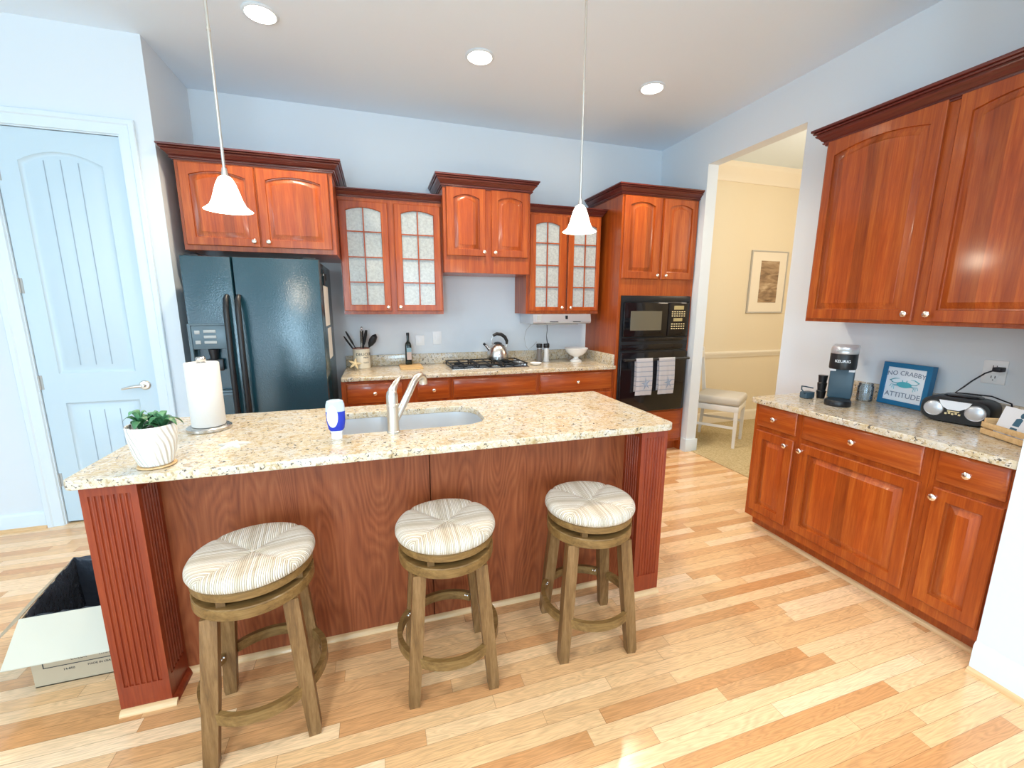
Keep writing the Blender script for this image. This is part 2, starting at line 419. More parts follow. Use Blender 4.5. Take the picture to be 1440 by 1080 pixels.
def text_mesh(s, size, depth=.0008, align='CENTER'):
    cu = bpy.data.curves.new('t', 'FONT'); cu.body = s; cu.size = size; cu.align_x = align; cu.align_y = 'CENTER'; cu.extrude = depth; cu.resolution_u = 3
    o = bpy.data.objects.new('t', cu); C.objects.link(o)
    dg = bpy.context.evaluated_depsgraph_get(); me = bpy.data.meshes.new_from_object(o.evaluated_get(dg))
    b = B(); b.m.from_mesh(me)
    bpy.data.objects.remove(o); bpy.data.curves.remove(cu); bpy.data.meshes.remove(me)
    return b
TX = Matrix.Rotation(PI/2, 4, 'X')      # text lying in xy -> standing, facing -y

# ------------------------------------------------------------------ camera
H_, YAW, PIT, ROL, F_ = 1.4582469797213513, R(17.572898721689718), R(10.543080526926417), R(0.18962811627087853), 592.6368773293287
f = Vector((math.sin(YAW)*math.cos(PIT), math.cos(YAW)*math.cos(PIT), -math.sin(PIT)))
r = Vector((math.cos(YAW), -math.sin(YAW), 0)); u = r.cross(f)
c_, s_ = math.cos(ROL), math.sin(ROL)
rr, uu = c_*r+s_*u, -s_*r+c_*u
cam = bpy.data.objects.new('camera', bpy.data.cameras.new('camera')); C.objects.link(cam)
mw = Matrix((rr, uu, -f)).transposed().to_4x4(); mw.translation = (0, 0, H_)
cam.matrix_world = mw
cam.data.sensor_width = 36; cam.data.lens = 36*F_/1440; cam.data.clip_start = .02
SC.camera = cam

# ------------------------------------------------------------------ room shell
XR, YB, ZC = 2.925, 4.07, 3.046
XJ, YD = -1.266, 3.40
YO0, YO1, ZO = 2.445, 3.378, 2.72
XN, YN = 2.245, .85
XL, YR_ = -4.6, -3.4
XD1, YDN = 6.2, 4.163
struct('floor', B().box(XL-.1, 2.99, YR_-.1, YB+.1, -.1, 0), 'oak')
struct('floor_dining', B().box(2.99, XD1+.1, .5, YDN+.1, -.1, .006), 'carpet')
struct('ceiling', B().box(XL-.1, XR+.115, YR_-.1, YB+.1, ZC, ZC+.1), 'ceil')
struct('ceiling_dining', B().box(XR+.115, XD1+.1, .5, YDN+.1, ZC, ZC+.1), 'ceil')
struct('wall_back', B().box(XJ-.12, XR, YB, YB+.1, 0, ZC), 'wall')
# wall with the wide opening to the dining room
w = B().box(XR, XR+.114, YN, YO0, 0, ZC).box(XR, XR+.114, YO1, YB+.1, 0, ZC).box(XR, XR+.114, YO0, YO1, ZO, ZC)
struct('wall_right', w, 'wall')
struct('wall_right_near', B().box(XN, XR+.114, YR_, YN, 0, ZC), 'wall')
DX0, DX1, ZD = -2.065, -1.45, 2.468
w = B().box(XL, DX0-.004, YD, YD+.12, 0, ZC).box(DX1+.004, XJ, YD, YD+.12, 0, ZC).box(DX0-.004, DX1+.004, YD, YD+.12, ZD+.004, ZC).box(XJ-.12, XJ, YD+.12, YB, 0, ZC)
struct('wall_left', w, 'wall')
struct('wall_pantry_back', B().box(DX0-.1, DX1+.1, YD+.12, YD+.16, 0, ZC), 'wall')
# far left wall and rear wall with window openings (behind the photographer)
w = B().box(XL-.1, XL, YR_, -3.2, 0, ZC).box(XL-.1, XL, -.8, YD, 0, ZC).box(XL-.1, XL, -3.2, -.8, 0, .5).box(XL-.1, XL, -3.2, -.8, 2.5, ZC)
struct('wall_far_left', w, 'wall')
WR = [(-3.9, -2.3), (-1.65, -.75), (.35, 1.75)]
w = B(); xs = [XL-.1] + [v for p in WR for v in p] + [XN]
for i in range(0, len(xs), 2): w.box(xs[i], xs[i+1], YR_-.1, YR_, 0, ZC)
for a, b_ in WR: w.box(a, b_, YR_-.1, YR_, 2.45, ZC).box(a, b_, YR_-.1, YR_, 0, .15)
M['rearpaint'] = mat('grey_blue_paint', (.26, .33, .37), .8)
struct('wall_rear', w, 'rearpaint')
struct('wall_dining_back', B().box(XR+.114, XD1, YDN, YDN+.1, 0, ZC), 'dining')
struct('wall_dining_far', B().box(XD1, XD1+.1, .5, YDN, 0, ZC), 'dining')
struct('wall_dining_front', B().box(XR+.114, XD1, .5, .6, 0, ZC), 'dining')

def baseboard(name, p0, p1, nrm, h=.115, m='trim', qr='qround'):
    """along a wall from p0 to p1 (2D), nrm = direction into the room"""
    p0, p1, nrm = Vector(p0), Vector(p1), Vector(nrm)
    pr = [(0, 0), (.014, 0), (.014, h-.02), (.009, h-.006), (.004, h), (0, h)]
    ls = [[(p.x+nrm.x*a, p.y+nrm.y*a, z) for a, z in pr] for p in (p0, p1)]
    o = struct(name, B().loops(ls), m)
    if qr:
        pr = [(.014, 0)]+[(.014+.018*math.cos(t), .018*math.sin(t)) for t in [k*PI/10 for k in range(6)]]
        ls = [[(p.x+nrm.x*a, p.y+nrm.y*a, z) for a, z in pr] for p in (p0, p1)]
        ob('shoe_moulding', B().loops(ls), qr, o)
    return o
baseboard('baseboard_left', (XL, YD), (-2.155, YD), (0, -1))
baseboard('baseboard_jog', (-1.36, YD), (XJ+.0, YD), (0, -1))
baseboard('baseboard_right_near', (XN, YR_), (XN, YN), (-1, 0), h=.13, qr='qround_y')
struct('baseboard_opening', B().box(XR-.014, XR, YO1, 3.44, 0, .13).box(XR-.014, XR+.128, YO1-.014, YO1, 0.0, .13, bev=.003), 'trim')
baseboard('baseboard_dining', (XR+.114, YDN), (XD1, YDN), (0, -1), h=.14, m='dtrim', qr=None)
def runprof(name, prof, m, x0=XR+.114, x1=XD1, y=YDN):
    struct(name, B().loops([[(x, y-a, z) for a, z in prof] for x in (x0, x1)]), m)
runprof('trim_1', [(0, .835), (.012, .835), (.016, .855), (.028, .87), (.03, .895), (.02, .905), (0, .91)], 'dtrim')
runprof('trim_2', [(0, 2.86), (.012, 2.86), (.02, 2.885), (.05, 2.93), (.09, 2.985), (.1, 3.0), (.1, 3.046), (0, 3.046)], 'dtrim')

# pantry door with two moulded panels, casing, hinges and lever
def zone(b, ox0, ox1, oz0, oz1, px0, px1, pz0, pz1, rise, y, steps, n=12, cap=True):
    ls = [at(outline(ox0, ox1, oz0, oz1, 0, n), y), at(outline(px0, px1, pz0, pz1, rise, n), y)]
    for d, dy in steps: ls.append(at(outline(px0+d, px1-d, pz0+d, pz1-d*.9, rise*(1-d*.8), n), y+dy))
    b.loops(ls, False, cap)
door = bpy.data.objects.new('door_1', None); C.objects.link(door); door.location = (DX0, YD+.012, .012); door['kind'] = 'structure'
DW, DH = DX1-DX0, ZD-.014
b = B(); g = .002
st = [(.003, .006), (.014, .0125), (.022, .0128), (.045, .005)]
lay = [(0, .92, .11, .505, .20, .815, 0), (.92, DH, .105, .508, 1.007, 2.275, .062)]
for (a0, a1, x0, x1, z0, z1, rs) in lay: zone(b, g, DW-g, a0, a1, x0, x1, z0, z1, rs, 0, st)
b.box(g, DW-g, .0131, .035, 0, DH)
for (x0, x1, y0, y1, z0, z1) in ((g, g+.001, 0, .0135, 0, DH), (DW-g-.001, DW-g, 0, .0135, 0, DH), (g, DW-g, 0, .0135, -.0002, .001), (g, DW-g, 0, .0135, DH-.001, DH)): b.box(x0, x1, y0, y1, z0, z1)
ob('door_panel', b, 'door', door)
M['groove'] = mat('door_groove', (.34, .42, .50), .5)  # shade in the panel grooves, painted as darker strips
for (z0, zt, xs_) in ((.25, .76, (.222, .303, .387)), (1.06, 2.235, (.222, .303, .387))):
    for x in xs_:
        zz = zt + (.06*(1-((x-.3065)/.2)**2) if zt > 1 else 0)
        ob('panel_groove', B().box(x-.002, x+.002, .0030, .0046, z0, zz), 'groove', door)
for z in (.30, .955, 1.555, 2.2):
    h = ob('hinge', B().cyl((.001, -.006, z-.045), (.001, -.006, z+.045), .006, seg=12).box(-.010, .018, -.002, .001, z-.045, z+.045), 'grey', door)
hx, hz = .549, .911
lv = ob('lever_handle', B().lathe([(0, 0), (.032, 0), (.032, .006), (.026, .012), (.011, .014), (.011, .045), (0, .046)], (hx, -.0002, hz), 28, ax='y').tube([(hx, -.042, hz), (hx-.03, -.046, hz), (hx-.07, -.046, hz-.006), (hx-.115, -.04, hz-.016)], [.010, .010, .008, .006], 12), 'nickel', door)
def casing():
    prof = [(0, 0), (.004, .012), (.02, .015), (.055, .016), (.062, .022), (.085, .022), (.09, .018), (.09, 0)]   # offset outwards, thickness
    b = B(); i = 0
    def pt(corner, a, t):
        x0, x1, z1 = DX0-.004, DX1+.004, ZD+.004
        return {0: (x0-a, YD-t, 0), 1: (x0-a, YD-t, z1+a), 2: (x1+a, YD-t, z1+a), 3: (x1+a, YD-t, 0)}[corner]
    b.loops([[pt(k, a, t) for a, t in prof] for k in range(4)])
    b.box(DX0-.004, DX0, YD, YD+.1, 0, ZD).box(DX1, DX1+.004, YD, YD+.1, 0, ZD).box(DX0-.004, DX1+.004, YD, YD+.1, ZD, ZD+.004)
    return struct('trim_3', b, 'trim')
casing()

# ------------------------------------------------------------------ cabinets
def knob(p, x, z, y=-.02):
    return ob('knob', B().lathe([(0, 0), (.007, 0), (.0055, .004), (.0055, .012), (.012, .016), (.0155, .021), (.0145, .026), (.009, .030), (0, .031)], (x, y, z), 20, ax='y'), 'knob', p)
def slab_edges(b, x0, x1, z0, z1, t=.02, n=12, back=0.0):
    e = .004
    b.loops([at(outline(x0, x1, z0, z1, 0, n), back), at(outline(x0, x1, z0, z1, 0, n), -t+e), at(outline(x0+e, x1-e, z0+e, z1-e, 0, n), -t)], True, False)
def panel_door(par, x0, x1, z0, z1, rise=.03, kn=None, fw=.052, name='door', opening=None):
    b = B(); e = .004; t = .02
    if opening: px0, px1, pz0, pz1 = opening
    else: px0, px1, pz0, pz1 = x0+fw, x1-fw, z0+fw, z1-fw-rise-.012*(rise > 0)
    slab_edges(b, x0, x1, z0, z1)
    zone(b, x0+e, x1-e, z0+e, z1-e, px0, px1, pz0, pz1, rise, -t, [], cap=False)
    d = ob(name, b, 'cherry', par)
    b = B(); ls = []
    for dd, dy in ((0, 0), (.002, .011), (.008, .0125), (.036, .0015), (.037, .0005)):
        ls.append(at(outline(px0+dd, px1-dd, pz0+dd, pz1-dd, rise, 12), -t+dy))
    b.loops(ls, False, True)
    ob('raised_panel', b, 'cherry_p', d)
    if kn: knob(d, *kn)
    return d
def drawer_front(par, x0, x1, z0, z1, kn=True, name='drawer'):
    b = B(); ls = []
    for dd, dy in ((0, 0), (0, -.010), (.004, -.014), (.010, -.0165), (.016, -.020)):
        ls.append(at(outline(x0+dd, x1-dd, z0+dd, z1-dd, 0, 2), dy))
    b.loops(ls)
    d = ob(name, b, 'cherry_h', par)
    if kn: knob(d, (x0+x1)/2, (z0+z1)/2)
    return d
def glass_door(par, x0, x1, z0, z1, o, rise, kn, vx, hz):
    px0, px1, pz0, pz1 = o; b = B(); e = .004; t = .02
    b.loops([at(outline(px0, px1, pz0, pz1, rise), -.002), at(outline(x0, x1, z0, z1), 0.0), at(outline(x0, x1, z0, z1), -t+e), at(outline(x0+e, x1-e, z0+e, z1-e), -t),
             at(outline(px0-.004, px1+.004, pz0-.004, pz1+.004, rise), -t), at(outline(px0, px1, pz0, pz1, rise), -t+.004), at(outline(px0, px1, pz0, pz1, rise), -.002)], False, False)
    d = ob('glass_door', b, 'cherry', par)
    b = B(); m_ = .0045
    b.box(vx-m_, vx+m_, -.0165, -.006, pz0, pz1+rise*.98)
    for h in hz: b.box(px0, px1, -.0163, -.0062, h-m_, h+m_)
    ob('muntins', b, 'cherry', d)
    b = B().loops([at(outline(px0, px1, pz0, pz1, rise), -.0045), at(outline(px0, px1, pz0, pz1, rise), -.0020)])
    ob('pane', b, 'pane', d)
    knob(d, *kn)
    return d
def crown(par, W, D, z0, z1, left=True, right=True, out=.065):
    h = z1-z0
    prof = [(0, 0), (.008, 0), (.010, .07), (.018, .10), (.020, .17), (.014, .20), (.016, .25), (.023, .29), (.028, .38), (.036, .48), (.046, .56), (.048, .62), (.041, .65), (.044, .70), (.055, .72), (.058, .79), (.053, .82), (.063, .86), (.065, .90), (.065, 1.0)]
    ls = []
    for a, t in prof:
        a = a*out/.065; xl = -a if left else 0; xr = W+a if right else W; z = z0+h*t
        ls.append([(xl, D, z), (xl, -a, z), (xr, -a, z), (xr, D, z)])
    ls.append([(.0, D, z1), (.0, 0, z1), (W, 0, z1), (W, D, z1)])
    b = B().loops(ls, False, True)
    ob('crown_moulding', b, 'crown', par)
def cab(name, label, cat, x0, x1, yf, z0, z1, depth, rz=0, body=True, grp=None):
    t = thing(name, label, cat, (x0, yf, z0), rz, grp)
    W = x1-x0 if not rz else None
    return t
def carcass(par, W, D, H, m='cherry', bottom=True, z=0):
    return ob('carcass', B().box(0, W, 0, D, z, H, bev=.0015, seg=1), m, par)

# over-fridge cabinet
G0 = Vector((-1.188, 3.42, 1.815)); t = thing('wall_cabinet', 'cherry two-door wall cabinet above the black refrigerator', 'cabinet', G0)
W = .935; carcass(t, W, YB-3.42-.001, .565)
panel_door(t, .022, .449, .032, .541, .03, (.419, .066), opening=(.076, .396, .082, .468))
panel_door(t, .459, .908, .032, .541, .03, (.507, .066), opening=(.513, .857, .082, .468))
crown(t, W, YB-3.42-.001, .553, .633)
# left glass cabinet
def glasscab(x0, x1, label, doors, zc, left, right, wall_side):
    t = thing('glass_wall_cabinet', label, 'cabinet', (x0, 3.735, 1.383)); W = x1-x0; D = YB-3.735-.001; HH = zc[0]-1.383; b = B(); k = .018
    b.box(0, k, 0, D, 0, HH).box(W-k, W, 0, D, 0, HH).box(k, W-k, 0, D, 0, k).box(k, W-k, 0, D, HH-k, HH)
    b.box(k, .045, 0, k, k, HH-k).box(W-.045, W-k, 0, k, k, HH-k).box(W/2-.03, W/2+.03, 0, k, k, HH-k)
    for xa, xb in ((.045, W/2-.03), (W/2+.03, W-.045)): b.box(xa, xb, 0, k, HH-.075, HH-k).box(xa, xb, 0, k, k, .045)
    ob('carcass', b, 'cherry', t)
    b = B().box(k, W-k, D-.006, D, k, HH-k)
    ob('back_panel', b, 'inner', t)
    for z in (.27, .46, .66): ob('shelf', B().box(k, W-k, .03, D-.007, z, z+.014), 'inner', t)
    for (a0, a1, o, kn, vx, hz) in doors: glass_door(t, a0-x0, a1-x0, .028, 2.262-1.383-(.006 if x0 > 1 else 0), (o[0]-x0, o[1]-x0, o[2]-1.383, o[3]-1.383), .026, (kn-x0, .058), vx-x0, [h-1.383 for h in hz])
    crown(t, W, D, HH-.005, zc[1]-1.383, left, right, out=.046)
    return t
glasscab(-.252, .556, 'cherry wall cabinet with arched glass doors beside the refrigerator', [
    (-.247, .121, (-.193, .068, 1.460, 2.190), .094, -.066, (2.034, 1.838, 1.641)),
    (.170, .544, (.226, .486, 1.460, 2.188), .194, .357, (2.028, 1.836, 1.643))], (2.296, 2.352), False, False, 1)
glasscab(1.315, 2.06, 'cherry wall cabinet with arched glass doors beside the oven tower', [
    (1.343, 1.700, (1.402, 1.631, 1.447, 2.172), 1.662, 1.514, (2.017, 1.822, 1.628)),
    (1.722, 2.048, (1.780, 2.010, 1.447, 2.172), 1.752, 1.896, (2.017, 1.822, 1.628))], (2.284, 2.340), False, True, 1)
# middle cabinet over the cooktop
t = thing('wall_cabinet', 'cherry two-door wall cabinet centred above the gas cooktop', 'cabinet', (.556, 3.64, 1.730)); W = .757
carcass(t, W, YB-3.64-.001, .69)
panel_door(t, .026, .354, .138, .672, .03, (.337, .171), opening=(.085, .303, .192, .594))
panel_door(t, .406, .735, .138, .672, .03, (.434, .171), opening=(.461, .680, .192, .594))
crown(t, W, YB-3.64-.001, .672, .764)

# tall oven cabinet
TX0, TX1, TY = 2.108, 2.920, 3.456
t = thing('oven_cabinet', 'tall cherry cabinet tower holding the black microwave and wall oven', 'cabinet', (TX0, TY, 0)); W = TX1-TX0; D = YB-TY-.001
b = B().box(0, .02, 0, D, 0, 2.43).box(W-.02, W, 0, D, 0, 2.43).box(.02, W-.02, 0, D, .1, .438).box(.02, W-.02, .06, D, 0, .1).box(.02, W-.02, 0, D, 1.553, 2.43).box(.02, W-.02, D-.01, D, .438, 1.553)
b.box(.02, .030, 0, .02, .438, 1.553).box(W-.030, W-.02, 0, .02, .438, 1.553)
ob('carcass', b, 'cherry', t)
panel_door(t, .018, .404, 1.705, 2.414, .03, (.378, 1.737), opening=(.078, .330, 1.766, 2.338))
panel_door(t, .432, .796, 1.705, 2.414, .03, (.470, 1.737), opening=(.492, .738, 1.766, 2.338))
drawer_front(t, .03, W-.03, .13, .425, False)
crown(t, W, D, 2.422, 2.502, True, False)

# base cabinets along the back wall (each a unit)
def base(x0, x1, dr, label, name='base_cabinet', split=False, kn=True, nd=1):
    t = thing(name, label, 'cabinet', (x0, 3.466, 0)); W = x1-x0-.001; D = YB-3.466-.001
    ob('carcass', B().box(0, W, 0, D, .1, .874).box(0, W, .07, D, 0, .1), 'cherry', t)
    for (a, c, k) in dr: drawer_front(t, a-x0, c-x0, .692, .852, k)
    a, c = dr[0][0]-x0, dr[-1][1]-x0
    if nd == 1: panel_door(t, a, c, .13, .662, 0, (c-.03, .625))
    else:
        m_ = (a+c)/2; panel_door(t, a, m_-.012, .13, .662, 0, (m_-.04, .625)); panel_door(t, m_+.012, c, .13, .662, 0, (m_+.04, .625))
    return t
base(-.295, .205, [(-.257, .165, True)], 'cherry base cabinet beside the refrigerator, below the utensil crock')
base(.205, .565, [(.284, .546, True)], 'narrow cherry base cabinet with small drawer left of the cooktop')
base(.565, 1.345, [(.579, 1.320, False)], 'wide cherry base cabinet with plain front under the gas cooktop', nd=2)
base(1.345, 2.108, [(1.357, 2.082, True)], 'cherry base cabinet with wide drawer beside the oven tower', nd=2)

# back counter, splash
ct = thing('countertop', 'long speckled granite countertop with the gas cooktop, against the back wall', 'countertop', (-.29, 3.43, .875))
def slab(outer, holes, th, bev=.004):
    cu = bpy.data.curves.new('s', 'CURVE'); cu.dimensions = '2D'; cu.fill_mode = 'BOTH'; cu.extrude = th/2-bev; cu.bevel_depth = bev; cu.bevel_resolution = 2; cu.offset = -bev
    for pts in [outer]+holes:
        sp = cu.splines.new('POLY'); sp.points.add(len(pts)-1); sp.use_cyclic_u = True
        for i, p in enumerate(pts): sp.points[i].co = (p[0], p[1], 0, 1)
    o = bpy.data.objects.new('s', cu); C.objects.link(o)
    dg = bpy.context.evaluated_depsgraph_get(); me = bpy.data.meshes.new_from_object(o.evaluated_get(dg))
    b = B(); b.m.from_mesh(me); bpy.data.objects.remove(o); bpy.data.curves.remove(cu); bpy.data.meshes.remove(me)
    return b
def rrect(x0, x1, y0, y1, r, n=6):
    rs = r if isinstance(r, (list, tuple)) else [r]*4; pts = []
    for (cx, cy, a0), r in zip(((x0, y0, PI), (x1, y0, 1.5*PI), (x1, y1, 0), (x0, y1, .5*PI)), rs):
        sx = 1 if cx == x0 else -1; sy = 1 if cy == y0 else -1
        for k in range(n+1):
            a = a0+k*PI/2/n; pts.append((cx+sx*r+r*math.cos(a), cy+sy*r+r*math.sin(a)))
    return pts
b = slab(rrect(0, 2.397, 0, .638, [.006]*4, 3), [], .032).xf(Matrix.Translation((0, 0, .016)))
ob('slab', b, 'granite', ct)
ob('backsplash', B().box(0, 2.376, .619, .6385, .0325, .133, bev=.002), 'granite', ct)
ob('side_splash', B().box(2.377, 2.397, .035, .6385, .0325, .133, bev=.002), 'granite', ct)

# ------------------------------------------------------------------ right hand side cabinets
# local frame: x runs toward the camera, y into the wall
RB = -PI/2
def rcab(name, label, ya, xf, z): return thing(name, label, 'cabinet', (xf, ya, z), RB)
Dr = XR-2.287-.001
def rbase(y0, y1, label, dr, dd, kn, zb=.155):
    t = rcab('base_cabinet', label, y0, 2.287, 0); W = y0-y1-.001
    ob('carcass', B().box(0, W, 0, Dr, .1, .857).box(0, W, .075, Dr, 0, .1), 'cherry', t)
    drawer_front(t, y0-dr[0], y0-dr[1], .716, .852)
    panel_door(t, y0-dd[0], y0-dd[1], zb, .69, 0, (y0-kn, .65), fw=.05)
    return t
RBY = 2.032
q = rbase(RBY, 1.724, 'narrow cherry base cabinet beside the dining room opening, under the coffee maker', (2.003, 1.745), (1.998, 1.743), 1.783)
rbase(1.724, 1.116, 'wide cherry base cabinet in the middle below the blue framed sign', (1.706, 1.146), (1.701, 1.139), 1.688)
rbase(1.116, .852, 'narrow cherry base cabinet ending at the near white wall, below the wooden crate', (1.092, .872), (1.089, .868), 1.074)
for o, (y0, y1) in ((q, (0, 0)),): pass
ob('shoe_moulding', B().loops([[(x, .075-a, z) for a, z in [(0, 0)]+[(.02*math.cos(k*PI/10), .02*math.sin(k*PI/10)) for k in range(6)]] for x in (.0, RBY-.853)]), 'qround', q)
ct = thing('countertop', 'speckled granite countertop with coffee maker and radio on the right side', 'countertop', (2.25, .852, .858))
ob('slab', slab(rrect(0, .6745, 0, 1.196, [.006, .006, .006, .02], 4), [], .034).xf(Matrix.Translation((0, 0, .017))), 'granite', ct)
ob('backsplash', B().box(.6545, .6745, 0, 1.19, .0345, .133, bev=.002), 'granite', ct)
RCZ = .892
# right upper cabinet
t = rcab('wall_cabinet', 'large cherry wall cabinet on the right, above the coffee maker and radio', 2.022, 2.595, 1.368); W = 2.022-.86
carcass(t, W, XR-2.595-.001, 1.04)
panel_door(t, .018, .572, .018, 1.038, .033, (.548, .055), opening=(.063, .517, .074, .952))
panel_door(t, .618, 1.145, .018, 1.038, .033, (.642, .055), opening=(.668, 1.095, .074, .952))
crown(t, W, XR-2.595-.001, 1.025, 1.118, True, False)

# ------------------------------------------------------------------ island
IX0, IX1, IY0, IY1 = -.985, 1.338, 1.615, 2.432
it = thing('kitchen_island', 'cherry kitchen island with fluted corner posts behind the three stools', 'island', ((IX0+IX1)/2, 2.0, 0))
ic = it.location
def isl(name, b, m): return ob(name, b.xf(Matrix.Translation((-ic[0], -ic[1], 0))), m, it)
PX0, PX1, PX2, PX3, PY, PN = -.955, -.80, 1.17, 1.315, 1.645, 1.79
b = B().box(PX0, PX3, PN+.022, PN+.04, 0, .874).box(PX0, PX0+.02, PN+.04, 2.395, 0, .874).box(PX3-.02, PX3, PN+.04, 2.395, 0, .874).box(PX0+.02, PX3-.02, 2.375, 2.395, .1, .874).box(PX0+.02, PX3-.02, PN+.04, 2.375, .1, .12)
isl('carcass', b, 'cherry')
isl('front_panel', B().box(PX0, .1845, PN, PN+.021, 0, .874, bev=.001, seg=1), 'island_panel')
isl('front_panel', B().box(.1885, PX3, PN, PN+.021, 0, .874, bev=.001, seg=1), 'island_panel')
def post(x0, x1, inner, nf=7):
    def section(z0, z1, fl):
        pts = []
        nx = (x1-x0)
        # front edge, left to right
        m_ = .018; rw = .0066
        pts.append((x0, PY))
        if fl:
            for i in range(nf):
                c = x0+m_+(nx-2*m_)*(i+.5)/nf
                for k in range(7):
                    a = PI-PI*k/6; pts.append((c+rw*math.cos(a), PY+rw*.9*math.sin(a)))
        pts.append((x1, PY))
        d = PN-PY
        if inner == 'r' and fl:
            for i in range(6):
                c = PY+m_+(d-2*m_)*(i+.5)/6
                for k in range(7):
                    a = PI-PI*k/6; pts.append((x1-rw*.9*math.sin(a), c+rw*math.cos(a)))
        pts.append((x1, PN-.0005)); pts.append((x0, PN-.0005))
        if inner == 'l' and fl:
            for i in range(6):
                c = PN-m_-(d-2*m_)*(i+.5)/6
                for k in range(7):
                    a = PI-PI*k/6; pts.append((x0+rw*.9*math.sin(a), c-rw*math.cos(a)))
        return pts
    b = B()
    b.prism(section(0, 0, False), 0, .105, 'z'); b.prism(section(0, 0, True), .105, .838, 'z'); b.prism(section(0, 0, False), .838, .8745, 'z')
    isl('fluted_post', b, 'post')
post(PX0, PX1, 'r'); post(PX2, PX3, 'l')
def qr(p0, p1, nrm, ax):
    pr = [(0, 0)]+[(.019*math.cos(k*PI/10), .019*math.sin(k*PI/10)) for k in range(6)]
    return [[(p[0]+nrm[0]*a, p[1]+nrm[1]*a, z) for a, z in pr] for p in (p0, p1)]
isl('shoe_moulding', B().loops(qr((PX1, PN), (PX2, PN), (0, -1), 0)), 'qround')
isl('shoe_moulding', B().loops(qr((PX0, PY), (PX1+.019, PY), (0, -1), 0)), 'qround')
isl('shoe_moulding', B().loops(qr((PX2-.019, PY), (PX3, PY), (0, -1), 0)), 'qround')
isl('shoe_moulding', B().loops(qr((PX1, PY), (PX1, PN), (1, 0), 1)), 'post')
isl('shoe_moulding', B().loops(qr((PX2, PY), (PX2, PN), (-1, 0), 1)), 'post')
# counter with sink cut-out
SX0, SX1, SY0, SY1 = -.225, .487, 1.890, 2.272
hole = rrect(SX0, SX1, SY0, SY1, [.06, .13, .13, .06], 10)
top = ob('countertop', slab([(x-ic[0], y-ic[1]) for x, y in rrect(IX0, IX1, IY0, IY1, [.035, .05, .02, .02], 6)], [[(x-ic[0], y-ic[1]) for x, y in hole]], .032), 'granite', loc=(ic[0], ic[1], .891))
tag(top, 'large speckled granite countertop of the island with the sink cut into it', 'countertop')
# sink: two bowls
sk = thing('sink', 'stainless steel double bowl undermount sink in the island', 'sink', (.13, 2.08, .70))
def bowl(x0, x1, rs):
    b = B(); y0, y1 = SY0-.004, SY1+.004
    def ring(x0, x1, y0, y1, rs, z): return [(x-.13, y-2.08, z-.70) for x, y in rrect(x0, x1, y0, y1, rs, 8)]
    sh = lambda d: [max(.02, r_-d*.5) for r_ in rs]
    ls = [ring(x0-.012, x1+.012, y0-.012, y1+.012, [r_+.01 for r_ in rs], .8745), ring(x0, x1, y0, y1, rs, .8745), ring(x0+.008, x1-.008, y0+.008, y1-.008, rs, .72), ring(x0+.03, x1-.03, y0+.03, y1-.03, sh(.03), .702),
          ring((x0+x1)/2-.03, (x0+x1)/2+.03, (y0+y1)/2-.03, (y0+y1)/2+.03, [.029]*4, .700)]
    b.loops(ls, False, True)
    return b
ob('bowl', bowl(SX0-.004, .030, [.06, .05, .05, .06]), 'sink', sk, flip=False)
ob('bowl', bowl(.048, SX1+.004, [.05, .13, .13, .05]), 'sink', sk, flip=False)
for x in (-.097, .27): ob('drain', B().lathe([(0, .001), (.028, .001), (.038, .004), (.04, .001)], (x-.13, 0, .0005), 24, False), 'steel', sk)

# faucet
fc = thing('faucet', 'brushed nickel single-handle kitchen faucet behind the island sink', 'faucet', (.043, 1.862, .907))
ob('body', B().lathe([(0, 0), (.029, 0), (.029, .006), (.0255, .010), (.0245, .118), (.026, .120), (.026, .128), (.0245, .130), (.0245, .165), (.021, .182), (.012, .192), (0, .194)], (0, 0, 0), 32), 'faucet', fc)
ob('handle', B().tube([(.000, .0, .168), (.004, .004, .190), (.018, .022, .215), (.034, .05, .230), (.048, .078, .236)], [.021, .018, .012, .008, .005], 16, flat=.7), 'faucet', fc)
sp = [(.015, .01, .055), (.04, .035, .10), (.075, .075, .155), (.100, .105, .198), (.118, .125, .218), (.135, .148, .224), (.148, .166, .214), (.152, .173, .196), (.152, .175, .180)]
ob('spout', B().tube(sp, [.014, .0165, .0165, .0165, .017, .018, .019, .020, .0205], 20), 'faucet', fc)

